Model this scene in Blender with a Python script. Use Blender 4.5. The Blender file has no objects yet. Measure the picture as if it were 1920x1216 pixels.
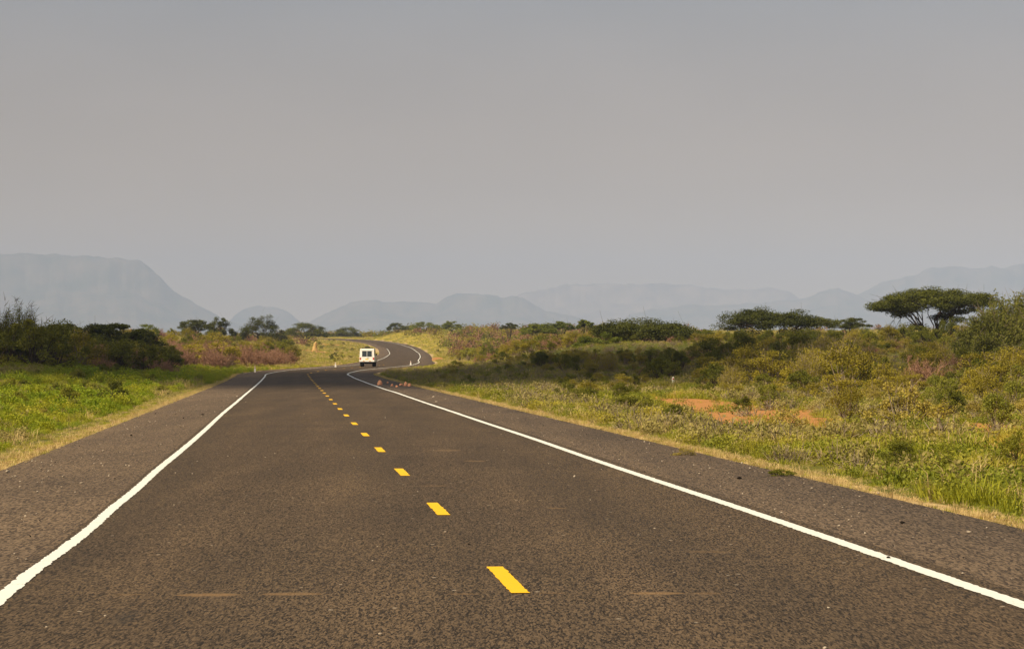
import bpy, math, random
import numpy as np
from mathutils import Vector

# ------------------------------------------------------------------ basics
rng = np.random.default_rng(11)
random.seed(11)
F, H, HY = 4500.0, 1.7, 668.0          # focal length in photo pixels, eye height, eye-level row
scene = bpy.context.scene
COL = scene.collection
R = math.radians


def smooth(a, b, v):
    t = np.clip((np.asarray(v, float) - a) / (b - a), 0, 1)
    return t * t * (3 - 2 * t)


def hermite(xs, ys):
    xs, ys = np.array(xs, float), np.array(ys, float)
    h = np.diff(xs); dl = np.diff(ys) / h
    m = np.zeros_like(ys); m[0], m[-1] = dl[0], dl[-1]
    for i in range(1, len(xs) - 1):
        m[i] = 0 if dl[i - 1] * dl[i] < 0 and False else (dl[i - 1] * h[i] + dl[i] * h[i - 1]) / (h[i] + h[i - 1])

    def f(x):
        x = np.clip(np.asarray(x, float), xs[0], xs[-1])
        k = np.clip(np.searchsorted(xs, x, 'right') - 1, 0, len(xs) - 2)
        t = (x - xs[k]) / h[k]
        return ((2*t**3 - 3*t**2 + 1) * ys[k] + (t**3 - 2*t**2 + t) * h[k] * m[k]
                + (-2*t**3 + 3*t**2) * ys[k + 1] + (t**3 - t**2) * h[k] * m[k + 1])
    return f


class Noise2:
    """cheap smooth 2-D noise: value noise on a hashed lattice."""
    def __init__(self, seed):
        self.t = np.random.default_rng(seed).random((256, 256))

    def __call__(self, x, y):
        x = np.asarray(x, float); y = np.asarray(y, float)
        xi, yi = np.floor(x).astype(int), np.floor(y).astype(int)
        fx, fy = x - xi, y - yi
        fx, fy = fx*fx*(3 - 2*fx), fy*fy*(3 - 2*fy)
        g = lambda a, b: self.t[a & 255, b & 255]
        return ((g(xi, yi)*(1-fx) + g(xi+1, yi)*fx)*(1-fy) + (g(xi, yi+1)*(1-fx) + g(xi+1, yi+1)*fx)*fy)

    def fbm(self, x, y, o=4):
        s, a, tot = 0, 1.0, 0
        for _ in range(o):
            s = s + a * self(x, y); tot += a; a *= .5
            x = np.asarray(x) * 2.03 + 17.3; y = np.asarray(y) * 2.03 + 5.1
        return s / tot


N1, N2, N3 = Noise2(1), Noise2(2), Noise2(3)

# ------------------------------------------------------------------ road path and terrain
SL = -0.0931
straight = [(d, 1.65 + SL * d) for d in (-60, 0, 60, 120, 160, 190)]
bend = [(207, -17.55), (225, -17.75), (250, -17.0), (285, -15.9), (340, -16.6), (400, -19.0), (500, -22.5), (590, -26.6),
        (680, -33.2)]
path_nodes = straight + bend + [(740, -41.0), (785, -53.0), (812, -70.0), (828, -95.0), (838, -130.0), (842, -180.0)]
zb = hermite([-300, -100, 0, 100, 150, 185, 207, 225, 250, 285, 340, 400, 500, 590, 680, 760, 815, 1000, 1500, 3000, 24000],
             [0, 0, 0, 0, 0, .07, .20, .36, .48, .60, .80, 1.0, 1.75, 2.7, 4.5, 6.5, 8.0, 9.4, 9.4, 5, 0])
xr_nodes = [p for p in path_nodes if p[0] <= 785]
xroad = hermite([p[0] for p in xr_nodes], [p[1] for p in xr_nodes])


def dense_path():
    d = np.array([p[0] for p in path_nodes], float); x = np.array([p[1] for p in path_nodes], float)
    s = np.concatenate([[0], np.cumsum(np.hypot(np.diff(d), np.diff(x)))])
    fd, fx = hermite(s, d), hermite(s, x)
    t = np.arange(0, s[-1], 1.0)
    return fx(t), fd(t)


PX_, PY_ = dense_path()
TX, TY = np.gradient(PX_), np.gradient(PY_)
_l = np.hypot(TX, TY); TX, TY = TX / _l, TY / _l
NX, NY = TY, -TX                       # right-hand normal
PZ_ = zb(PY_)


def road_near(x, y):
    """signed lateral offset (right +) and index of the nearest road sample."""
    x = np.atleast_1d(np.asarray(x, float)); y = np.atleast_1d(np.asarray(y, float))
    off = np.full(x.shape, 1e9); idx = np.zeros(x.shape, int)
    for a in range(0, len(x), 4000):
        dx = x[a:a+4000, None] - PX_[None]; dy = y[a:a+4000, None] - PY_[None]
        k = np.argmin(dx*dx + dy*dy, 1)
        r = np.arange(len(k))
        dd = np.hypot(dx[r, k], dy[r, k])
        lat = dx[r, k]*NX[k] + dy[r, k]*NY[k]
        off[a:a+4000] = np.sign(lat) * dd
        idx[a:a+4000] = k
    return off, idx


EDGE_L, EDGE_R = -6.05, 5.72


def ground_z(x, y, with_off=False):
    x = np.atleast_1d(np.asarray(x, float)); y = np.atleast_1d(np.asarray(y, float))
    off, idx = road_near(x, y)
    u = x - xroad(np.minimum(y, 785))
    z = zb(y)
    z = z + (3.0*smooth(12, 45, -u)*smooth(150, 420, y) + .75*smooth(7, 20, -u)*smooth(90, 180, y)) * (1 - smooth(500, 800, y))
    z = z + 2.6*smooth(9, 28, u)*smooth(110, 250, y)*(1 - smooth(450, 800, y))
    z = z + 2.3*smooth(6, 18, u)*smooth(540, 720, y)*(1 - smooth(1000, 1500, y))
    b = (N1.fbm(x*.18, y*.12) - .5)*.34*smooth(6, 12, np.abs(off)) + (N2.fbm(x*.03, y*.02) - .5)*1.2*smooth(14, 50, np.abs(off))*smooth(60, 200, y)
    z = z + b*np.clip(1 - (y - 1500)/2000, 0, 1)
    z = z - .10*smooth(6.0, 7.2, np.abs(off))*(1 - smooth(7.2, 12, np.abs(off)))
    far = np.where(off < 0, smooth(-EDGE_L - .1, -EDGE_L + 4.5, -off), smooth(EDGE_R - .1, EDGE_R + 4.5, off))
    rz = PZ_[idx] - .05 - .10*(1 - np.where(off < 0, smooth(-EDGE_L - 1.6, -EDGE_L + .1, -off), smooth(EDGE_R - 1.6, EDGE_R + .1, off)))
    z = rz + (z - rz)*far
    return (z, off) if with_off else z


# ------------------------------------------------------------------ object helpers
def tag(o, label=None, cat=None, group=None, kind=None):
    if label: o['label'] = label
    if cat: o['category'] = cat
    if group: o['group'] = group
    if kind: o['kind'] = kind
    return o


def empty(name, loc, rz=0., sc=(1, 1, 1)):
    o = bpy.data.objects.new(name, None)
    o.empty_display_size = .3
    o.location = loc; o.rotation_euler = (0, 0, rz); o.scale = sc
    COL.objects.link(o)
    return o


def obj(name, me, parent=None, link=True):
    o = bpy.data.objects.new(name, me)
    if link: COL.objects.link(o)
    if parent is not None: o.parent = parent
    return o


class MB:
    """collects quads with a per-face tint and material slot."""
    def __init__(self):
        self.v, self.q, self.t, self.m, self.n = [], [], [], [], 0

    def add(self, verts, quads, tint=.5, mat=0):
        verts = np.asarray(verts, float).reshape(-1, 3); quads = np.asarray(quads, int).reshape(-1, 4)
        self.v.append(verts); self.q.append(quads + self.n); self.n += len(verts)
        self.t.append(np.broadcast_to(np.asarray(tint, float), (len(quads),)).copy())
        self.m.append(np.full(len(quads), mat, int))

    def mesh(self, name, mats, smooth_shade=False):
        v = np.concatenate(self.v); q = np.concatenate(self.q); t = np.concatenate(self.t); m = np.concatenate(self.m)
        me = bpy.data.meshes.new(name)
        me.vertices.add(len(v)); me.vertices.foreach_set('co', v.astype(np.float32).ravel())
        me.loops.add(len(q)*4); me.loops.foreach_set('vertex_index', q.astype(np.int32).ravel())
        me.polygons.add(len(q))
        me.polygons.foreach_set('loop_start', np.arange(0, len(q)*4, 4, dtype=np.int32))
        me.polygons.foreach_set('material_index', m.astype(np.int32))
        if smooth_shade: me.polygons.foreach_set('use_smooth', np.ones(len(q), bool))
        me.update(calc_edges=True)
        a = me.attributes.new('tint', 'FLOAT', 'FACE'); a.data.foreach_set('value', t.astype(np.float32))
        for x in (mats if isinstance(mats, (list, tuple)) else [mats]): me.materials.append(x)
        return me

    # shapes -----------------------------------------------------------
    def leaves(self, c, length, width, up=0., tint=.5, mat=0, r=None, flat=0.):
        r = r or rng
        c = np.asarray(c, float); n = len(c)
        a = r.normal(size=(n, 3)); a[:, 2] = a[:, 2]*(1 - flat) + up
        a /= np.linalg.norm(a, axis=1)[:, None] + 1e-9
        b = r.normal(size=(n, 3)); b[:, 2] *= (1 - flat)
        b -= a*np.sum(a*b, 1)[:, None]; b /= np.linalg.norm(b, axis=1)[:, None] + 1e-9
        L = (np.asarray(length)*r.uniform(.6, 1.25, n)*.5)[:, None]; W = (np.asarray(width)*r.uniform(.7, 1.2, n)*.5)[:, None]
        v = np.stack([c - a*L, c + b*W - a*L*.1, c + a*L, c - b*W - a*L*.1], 1).reshape(-1, 3)
        self.add(v, np.arange(4*n).reshape(n, 4), tint, mat)

    def tubes(self, p0, p1, r0, r1, sides=4, tint=.5, mat=0):
        p0 = np.asarray(p0, float).reshape(-1, 3); p1 = np.asarray(p1, float).reshape(-1, 3); n = len(p0)
        r0 = np.broadcast_to(np.asarray(r0, float), (n,)); r1 = np.broadcast_to(np.asarray(r1, float), (n,))
        a = p1 - p0; a /= np.linalg.norm(a, axis=1)[:, None] + 1e-9
        ref = np.where(np.abs(a[:, 2:3]) > .9, np.array([[1., 0, 0]]), np.array([[0, 0, 1.]]))
        b = np.cross(a, ref); b /= np.linalg.norm(b, axis=1)[:, None] + 1e-9
        c = np.cross(a, b)
        th = np.arange(sides)*2*math.pi/sides
        ring = b[:, None]*np.cos(th)[None, :, None] + c[:, None]*np.sin(th)[None, :, None]
        v = np.concatenate([p0[:, None] + ring*r0[:, None, None], p1[:, None] + ring*r1[:, None, None]], 1).reshape(-1, 3)
        k = np.arange(sides); k2 = (k + 1) % sides
        q = np.stack([k, k2, k2 + sides, k + sides], 1)
        q = (q[None] + (np.arange(n)*2*sides)[:, None, None]).reshape(-1, 4)
        self.add(v, q, np.repeat(np.broadcast_to(np.asarray(tint, float), (n,)), sides), mat)

    def blades(self, base, ang, height, lean, width, tint, mat=0):
        """grass blades bent outward, two quads each."""
        base = np.asarray(base, float); n = len(base)
        d = np.stack([np.cos(ang), np.sin(ang), np.zeros(n)], 1)
        s = np.stack([-np.sin(ang), np.cos(ang), np.zeros(n)], 1)
        z = np.array([[0, 0, 1.]])
        h = np.asarray(height)[:, None]; l = np.asarray(lean)[:, None]; w = np.asarray(width)[:, None]*.5
        m = base + d*l*h*.35 + z*h*.6
        t = base + d*l*h*1.0 + z*h*(1 - .35*l)
        v = np.stack([base - s*w, base + s*w, m + s*w*.8, m - s*w*.8, t + s*w*.12, t - s*w*.12], 1).reshape(-1, 3)
        q = np.array([[0, 1, 2, 3], [3, 2, 4, 5]])
        q = (q[None] + (np.arange(n)*6)[:, None, None]).reshape(-1, 4)
        self.add(v, q, np.repeat(tint, 2), mat)

    def box(self, lo, hi, tint=.5, mat=0):
        x0, y0, z0 = lo; x1, y1, z1 = hi
        v = [(x0, y0, z0), (x1, y0, z0), (x1, y1, z0), (x0, y1, z0), (x0, y0, z1), (x1, y0, z1), (x1, y1, z1), (x0, y1, z1)]
        self.add(v, [(3, 2, 1, 0), (4, 5, 6, 7), (0, 1, 5, 4), (1, 2, 6, 5), (2, 3, 7, 6), (3, 0, 4, 7)], tint, mat)


# ------------------------------------------------------------------ materials
class NT:
    def __init__(self, name):
        self.mat = bpy.data.materials.new(name); self.mat.use_nodes = True
        self.t = self.mat.node_tree; self.t.nodes.clear()
        self.out = self.t.nodes.new('ShaderNodeOutputMaterial')

    def n(self, kind, **kw):
        nd = self.t.nodes.new(kind)
        ins = kw.pop('ins', {})
        for k, v in kw.items(): setattr(nd, k, v)
        for k, v in ins.items():
            if hasattr(v, 'is_output') or isinstance(v, bpy.types.NodeSocket): self.t.links.new(v, nd.inputs[k])
            else: nd.inputs[k].default_value = v
        return nd

    def math(self, op, a, b=None, clamp=False):
        ins = {0: a}
        if b is not None: ins[1] = b
        return self.n('ShaderNodeMath', operation=op, use_clamp=clamp, ins=ins).outputs[0]

    def mix(self, f, a, b, mode='MIX'):
        nd = self.n('ShaderNodeMix', data_type='RGBA', blend_type=mode)
        for sock, v in ((nd.inputs[0], f), (nd.inputs[6], a), (nd.inputs[7], b)):
            if isinstance(v, bpy.types.NodeSocket): self.t.links.new(v, sock)
            else: sock.default_value = v if not isinstance(v, tuple) else (*v, 1)[:4]
        return nd.outputs[2]

    def noise(self, vec, scale, detail=4, rough=.55):
        return self.n('ShaderNodeTexNoise', ins={'Vector': vec, 'Scale': scale, 'Detail': detail, 'Roughness': rough}).outputs['Fac']

    def ramp(self, f, a, b):
        nd = self.n('ShaderNodeMapRange', ins={'Value': f, 'From Min': a, 'From Max': b})
        nd.clamp = True
        return nd.outputs[0]

    def bsdf(self, color, rough=.8, spec=.3, normal=None, metallic=0.):
        b = self.n('ShaderNodeBsdfPrincipled', ins={'Base Color': color if isinstance(color, bpy.types.NodeSocket) else (*color, 1),
                                                    'Roughness': rough, 'Specular IOR Level': spec, 'Metallic': metallic})
        if normal is not None: self.t.links.new(normal, b.inputs['Normal'])
        return b

    def done(self, sh):
        self.t.links.new(sh.outputs[0] if hasattr(sh, 'outputs') else sh, self.out.inputs['Surface'])
        return self.mat

    def bump(self, h, strength=.5, dist=.02):
        return self.n('ShaderNodeBump', ins={'Height': h, 'Strength': strength, 'Distance': dist}).outputs[0]


def leaf_mat(name, dark, light, alt=None, alt_scale=.12, trans=.3, rnd=.35):
    m = NT(name)
    t = m.n('ShaderNodeAttribute', attribute_name='tint').outputs['Fac']
    info = m.n('ShaderNodeObjectInfo').outputs['Random']
    f = m.math('ADD', m.math('MULTIPLY', t, 1 - rnd), m.math('MULTIPLY', info, rnd), True)
    c = m.mix(f, dark, light)
    if alt is not None:
        pos = m.n('ShaderNodeNewGeometry').outputs['Position']
        k = m.ramp(m.noise(pos, alt_scale, 3), .45, .66)
        c = m.mix(m.math('MULTIPLY', k, .8), c, alt)
    d = m.bsdf(c, .65, .25)
    tr = m.n('ShaderNodeBsdfTranslucent', ins={'Color': c})
    mx = m.n('ShaderNodeMixShader', ins={0: trans, 1: d.outputs[0], 2: tr.outputs[0]})
    return m.done(mx.outputs[0])


def wood_mat(name, a, b):
    m = NT(name)
    t = m.n('ShaderNodeAttribute', attribute_name='tint').outputs['Fac']
    info = m.n('ShaderNodeObjectInfo').outputs['Random']
    f = m.math('ADD', m.math('MULTIPLY', t, .7), m.math('MULTIPLY', info, .3), True)
    return m.done(m.bsdf(m.mix(f, a, b), .9, .1))


M = {}
M['leaf_green'] = leaf_mat('leaf_green', (.070, .088, .008), (.285, .270, .022), rnd=.5)
M['leaf_deep'] = leaf_mat('leaf_deep', (.065, .078, .009), (.225, .225, .020), rnd=.45)
M['leaf_olive'] = leaf_mat('leaf_olive', (.135, .118, .010), (.450, .370, .034), rnd=.5)
M['leaf_light'] = leaf_mat('leaf_light', (.13, .15, .016), (.40, .38, .05), rnd=.45)
M['leaf_gold'] = leaf_mat('leaf_gold', (.24, .19, .025), (.55, .45, .10), rnd=.45)
M['leaf_rust'] = leaf_mat('leaf_rust', (.15, .080, .046), (.36, .205, .12))
M['acacia_leaf'] = leaf_mat('acacia_leaf', (.034, .044, .008), (.140, .150, .016), trans=.22)
M['acacia_fresh'] = leaf_mat('acacia_fresh', (.08, .11, .012), (.23, .25, .025), trans=.25)
M['leaf_feather'] = leaf_mat('leaf_feather', (.12, .14, .02), (.38, .36, .07))
M['bark'] = wood_mat('bark', (.035, .024, .016), (.10, .075, .055))
M['twig'] = wood_mat('twig', (.20, .112, .08), (.50, .29, .21))
M['twig_grey'] = wood_mat('twig_grey', (.16, .12, .085), (.36, .29, .22))
M['grass_green'] = leaf_mat('grass_green', (.20, .235, .014), (.50, .48, .040), alt=(.56, .46, .08), trans=.4)
M['grass_lush'] = leaf_mat('grass_lush', (.105, .185, .007), (.38, .44, .020), alt=(.46, .42, .03), alt_scale=.3, trans=.4)
M['grass_straw'] = leaf_mat('grass_straw', (.42, .30, .12), (.75, .58, .28), trans=.35)
M['herb'] = leaf_mat('herb', (.085, .125, .010), (.34, .35, .035), alt=(.46, .37, .05), trans=.35)
M['herb_grey'] = leaf_mat('herb_grey', (.20, .17, .05), (.46, .39, .13), trans=.3)


def ground_mat():
    m = NT('ground_earth')
    pos = m.n('ShaderNodeNewGeometry').outputs['Position']
    soil = m.n('ShaderNodeAttribute', attribute_name='soil').outputs['Fac']
    verge = m.n('ShaderNodeAttribute', attribute_name='verge').outputs['Fac']
    field = m.n('ShaderNodeAttribute', attribute_name='field').outputs['Fac']
    big = m.noise(pos, .07, 4); mid = m.noise(pos, .6, 5); fine = m.noise(pos, 9., 5, .7)
    green = m.mix(m.ramp(mid, .35, .65), (.070, .085, .016), (.17, .16, .035))
    gold = m.mix(m.ramp(mid, .35, .65), (.27, .23, .03), (.44, .34, .06))
    c = m.mix(m.math('MULTIPLY', field, m.ramp(big, .25, .6)), green, gold)
    earth = m.mix(m.ramp(fine, .3, .7), (.37, .165, .052), (.52, .265, .10))
    k = m.math('ADD', soil, m.math('MULTIPLY', m.math('SUBTRACT', mid, .5), 1.1))
    c = m.mix(m.ramp(k, .40, .58), c, earth)
    straw = m.mix(m.ramp(fine, .3, .7), (.38, .27, .13), (.60, .45, .24))
    k2 = m.math('ADD', verge, m.math('MULTIPLY', m.math('SUBTRACT', mid, .5), .9))
    c = m.mix(m.ramp(k2, .45, .65), c, straw)
    c = m.mix(.35, c, m.mix(fine, (.25, .25, .25), (1.5, 1.5, 1.5)), 'MULTIPLY')
    nb = m.bump(fine, .6, .05)
    return m.done(m.bsdf(c, .95, .1, nb))


def asphalt_mat(name, a, b, speck, seam, gscale):
    m = NT(name)
    pos = m.n('ShaderNodeNewGeometry').outputs['Position']
    xyz = m.n('ShaderNodeSeparateXYZ', ins={0: pos})
    gp = m.n('ShaderNodeMapping', ins={'Vector': pos, 'Rotation': (0, 0, math.atan(-SL)*-1), 'Scale': (1, .15, 1)}).outputs[0]
    grain = m.noise(gp, gscale, 3, .7)
    vor = m.n('ShaderNodeTexVoronoi', ins={'Vector': gp, 'Scale': gscale*.62})
    stone = m.n('ShaderNodeSeparateColor', ins={0: vor.outputs['Color']}).outputs[0]
    big = m.noise(pos, .22, 5)
    # tyre tracks and patches drawn out along the road
    strip = m.n('ShaderNodeMapping', ins={'Vector': pos, 'Rotation': (0, 0, math.atan(-SL)*-1), 'Scale': (1.1, .05, 1)})
    lanes = m.noise(strip.outputs[0], 1., 3)
    f = m.math('ADD', m.math('MULTIPLY', grain, .55), m.math('MULTIPLY', stone, .45))
    c = m.mix(m.ramp(f, .30, .72), a, b)
    c = m.mix(1., c, m.mix(m.ramp(big, .3, .7), (.88, .87, .87), (1.12, 1.10, 1.06)), 'MULTIPLY')
    c = m.mix(1., c, m.mix(m.ramp(lanes, .3, .7), (.82, .82, .83), (1.16, 1.15, 1.13)), 'MULTIPLY')
    # wheel tracks worn paler along both lanes
    lat = m.math('SUBTRACT', m.math('ADD', xyz.outputs[0], m.math('MULTIPLY', xyz.outputs[1], -SL)), 1.65)
    for u0 in (-2.65, -.95, .95, 2.65):
        kk_ = m.ramp(m.math('ABSOLUTE', m.math('SUBTRACT', lat, m.math('ADD', m.math('MULTIPLY', big, .5), u0 - .25))), .55, .05)
        c = m.mix(m.math('MULTIPLY', kk_, .5), c, m.mix(1., c, (1.22, 1.2, 1.17), 'MULTIPLY'))
    # pale stone chips
    v2 = m.n('ShaderNodeTexVoronoi', ins={'Vector': pos, 'Scale': 9.})
    s2 = m.n('ShaderNodeSeparateColor', ins={0: v2.outputs['Color']}).outputs[1]
    chip = m.math('MULTIPLY', m.math('LESS_THAN', v2.outputs['Distance'], .16), m.math('GREATER_THAN', s2, 1 - speck))
    c = m.mix(m.math('MULTIPLY', chip, .8), c, (.50, .42, .33))
    if seam:
        # dusty transverse joints: ochre dust caught in a shallow seam
        rv = m.n('ShaderNodeMapping', ins={'Vector': pos, 'Scale': (16, 9, 1)}).outputs[0]
        rag = m.math('MULTIPLY', m.math('SUBTRACT', m.math('ADD', m.math('MULTIPLY', m.noise(rv, 1., 4, .7), .6), m.math('MULTIPLY', f, .4)), .5), 3.4)
        for d0, w, x0, x1, amt in ((17.05, .13, -2.40, -1.92, .9), (17.08, .11, -1.80, -1.34, .75), (17.1, .05, -2.85, -2.6, .5), (17.05, .06, -.47, -.22, .45), (17.12, .05, .17, .40, .4),
                                   (17.1, .10, .82, 1.24, .9), (17.1, .08, 1.26, 1.5, .5), (38.8, .22, -.80, -.40, .6), (26.7, .12, .38, .62, .55), (43.2, .5, -1.4, -.9, .35), (31.3, .2, -1.2, -.8, .35), (20.8, .09, 1.5, 1.9, .4)):
            qx = m.math('DIVIDE', m.math('SUBTRACT', xyz.outputs[0], (x0 + x1)/2), (x1 - x0)/2)
            qy = m.math('DIVIDE', m.math('SUBTRACT', xyz.outputs[1], d0), w)
            k = m.math('ADD', m.math('POWER', m.math('ABSOLUTE', qx), 3.), m.math('ABSOLUTE', qy))
            k = m.ramp(m.math('ADD', k, rag), 1.05, .55)
            c = m.mix(m.math('MULTIPLY', k, amt*.55), c, (.30, .18, .08))
        # dark oil patch near the left wheel track
        ox = m.math('DIVIDE', m.math('SUBTRACT', xyz.outputs[0], -2.52), .14)
        oy = m.math('DIVIDE', m.math('SUBTRACT', xyz.outputs[1], 15.6), .75)
        rr = m.math('SQRT', m.math('ADD', m.math('MULTIPLY', ox, ox), m.math('MULTIPLY', oy, oy)))
        k = m.ramp(m.math('ADD', rr, m.math('MULTIPLY', m.noise(pos, 6., 3), 1.3)), 1.5, .8)
        c = m.mix(m.math('MULTIPLY', k, .5), c, (.035, .03, .026))
    nb = m.bump(f, .55, .012)
    return m.done(m.bsdf(c, .88, .25, nb))


def paint_mat(name, a, wear):
    m = NT(name)
    pos = m.n('ShaderNodeNewGeometry').outputs['Position']
    g = m.noise(pos, 45., 4, .7); b = m.noise(pos, 3., 4)
    k = m.ramp(m.math('ADD', m.math('MULTIPLY', g, .6), m.math('MULTIPLY', b, .4)), .57, .70)
    c = m.mix(m.math('MULTIPLY', k, wear), a, (.17, .13, .10))
    return m.done(m.bsdf(c, .7, .3, m.bump(g, .3, .004)))


def plain(name, c, rough=.5, spec=.4, metallic=0., dirt=None):
    m = NT(name)
    pos = m.n('ShaderNodeTexCoord').outputs['Object']
    n_ = m.noise(pos, 3.5, 4)
    col = m.mix(m.math('MULTIPLY', m.ramp(n_, .4, .75), .5 if dirt else .15), c, dirt or tuple(x*.75 for x in c))
    return m.done(m.bsdf(col, rough, spec, None, metallic))


M['ground'] = ground_mat()
M['asphalt'] = asphalt_mat('asphalt', (.014, .010, .0066), (.140, .098, .060), .03, True, 150.)
M['shoulder'] = asphalt_mat('shoulder_chippings', (.030, .021, .015), (.205, .149, .100), .05, False, 105.)
M['white_paint'] = paint_mat('white_road_paint', (.77, .78, .75), .8)
M['yellow_paint'] = paint_mat('yellow_road_paint', (.86, .50, .006), .4)
M['post_white'] = plain('post_white', (.80, .79, .75), .6, dirt=(.55, .42, .30))
M['reflector'] = plain('reflector_red', (.45, .03, .02), .3)
M['car_white'] = plain('car_white', (.82, .82, .80), .25, .5, dirt=(.70, .64, .54))
M['glass'] = plain('car_glass', (.035, .045, .05), .08, .6)
M['rubber'] = plain('rubber', (.012, .011, .011), .8)
M['steel'] = plain('steel', (.35, .34, .32), .4, .5, .7)
M['underbody'] = plain('underbody', (.015, .013, .012), .8)
M['lamp_red'] = plain('lamp_red', (.50, .03, .02), .2, .6)
M['lamp_amber'] = plain('lamp_amber', (.65, .22, .02), .2, .6)
M['plate'] = plain('plate', (.75, .55, .08), .5)
M['red_stone'] = plain('red_stone', (.80, .36, .20), .9, .1, dirt=(.85, .52, .34))
M['pale_stone'] = plain('pale_stone', (.42, .36, .29), .9, .1, dirt=(.28, .21, .15))
M['dark_lump'] = plain('dark_lump', (.02, .016, .013), .9, .1)
M['mound'] = plain('mound_earth', (.46, .32, .13), .95, .05, dirt=(.36, .22, .09))

# ------------------------------------------------------------------ ground
def build_ground():
    rows = np.concatenate([np.linspace(-160, 8, 25), np.arange(9, 120, .75), np.geomspace(120, 1000, 230)[0:], np.geomspace(1060, 20400, 44)])
    t = np.linspace(-1, 1, 330); t = np.sign(t)*np.abs(t)**1.35*.75
    Y = np.repeat(rows[:, None], len(t), 1); X = t[None]*(np.abs(Y) + 55)
    nr, nc = X.shape
    z, off = ground_z(X.ravel(), Y.ravel(), True)
    x, y = X.ravel(), Y.ravel()
    v = np.stack([x, y, z], 1)
    i = np.arange(nr*nc).reshape(nr, nc)
    q = np.stack([i[:-1, :-1], i[:-1, 1:], i[1:, 1:], i[1:, :-1]], -1).reshape(-1, 4)
    mb = MB(); mb.add(v, q)
    me = mb.mesh('ground', M['ground'], True)
    soil = soil_at(x, y)
    e = np.where(off < 0, -EDGE_L + .1, EDGE_R + .1)
    verge = 1 - smooth(-.05, .25, np.abs(off) - e - .3*N2(x*.5, y*.3))
    verge *= (np.abs(off) < 9)
    uu = x - xroad(np.minimum(y, 785))
    field = np.maximum(smooth(4, 14, off)*(y < 140)*.75, smooth(225, 280, y)*(1 - smooth(13, 22, np.abs(uu))*(1 - smooth(420, 520, y))))
    for n, a in (('soil', soil), ('verge', verge), ('field', field)):
        at = me.attributes.new(n, 'FLOAT', 'POINT'); at.data.foreach_set('value', a.astype(np.float32))
    return tag(obj('ground', me), kind='structure')


SOIL = []
for px, py, w, h in ((1340, 760, 215, 30), (1420, 776, 80, 9), (1530, 803, 56, 12), (1815, 798, 140, 30), (1790, 828, 130, 44), (1870, 880, 80, 14), (1245, 748, 60, 8)):
    d = H*F/(py - HY); dd = d*d/(H*F)*h/2
    SOIL.append(((px - 960)/F*d, d, w/2/F*d, dd))
for px, d, w, dd in ((925, 430, 70, 25), (930, 300, 50, 10), (808, 440, 40, 40), (590, 500, 50, 14), (610, 690, 70, 12)):
    SOIL.append(((px - 960)/F*d, d, w/2/F*d, dd))


def soil_at(x, y):
    s = np.zeros(np.shape(x))
    for sx, sy, rx, ry in SOIL:
        r = np.hypot((x - sx)/rx/1.15, (y - sy + np.where(sy < 120, ry*.5, 0))/ry/np.where(sy < 120, 1.4, 1.2)) + (N3(x*.9, y*.4) - .5)*.5
        s = np.maximum(s, 1 - smooth(.55, 1.25, r))
    return s


build_ground()

# ------------------------------------------------------------------ road ribbons and markings
def ribbon(name, offs, zs, mat, s0=0, s1=None, edge_noise=(0, 0), wob=None):
    s1 = s1 or len(PX_)
    k = np.arange(s0, s1)
    mb = MB(); cols = []
    for j, (o, z) in enumerate(zip(offs, zs)):
        oo = np.full(len(k), float(o))
        if j == 0 and edge_noise[0]: oo += edge_noise[0]*(N1.fbm(PY_[k]*.35, PX_[k]*0 + 3.7)*2 - 1)
        if j == len(offs) - 1 and edge_noise[1]: oo += edge_noise[1]*(N1.fbm(PY_[k]*.35, PX_[k]*0 + 9.1)*2 - 1)
        cols.append(np.stack([PX_[k] + NX[k]*oo, PY_[k] + NY[k]*oo, PZ_[k] + z], 1))
    v = np.stack(cols, 1)
    n, c = v.shape[:2]
    i = np.arange(n*c).reshape(n, c)
    q = np.stack([i[:-1, :-1], i[:-1, 1:], i[1:, 1:], i[1:, :-1]], -1).reshape(-1, 4)
    mb.add(v.reshape(-1, 3), q)
    return obj(name, mb.mesh(name, mat, True))


tag(ribbon('road', (-3.72, -1.2, 1.2, 3.62), (0, .015, .015, 0), M['asphalt']), kind='structure')
tag(ribbon('road_shoulder', (EDGE_L - .12, EDGE_L + .1, -3.66), (-.16, -.012, -.005), M['shoulder'], edge_noise=(.32, 0)), kind='structure')
tag(ribbon('road_shoulder', (3.56, EDGE_R - .1, EDGE_R + .12), (-.005, -.012, -.16), M['shoulder'], edge_noise=(0, .28)), kind='structure')


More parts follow.
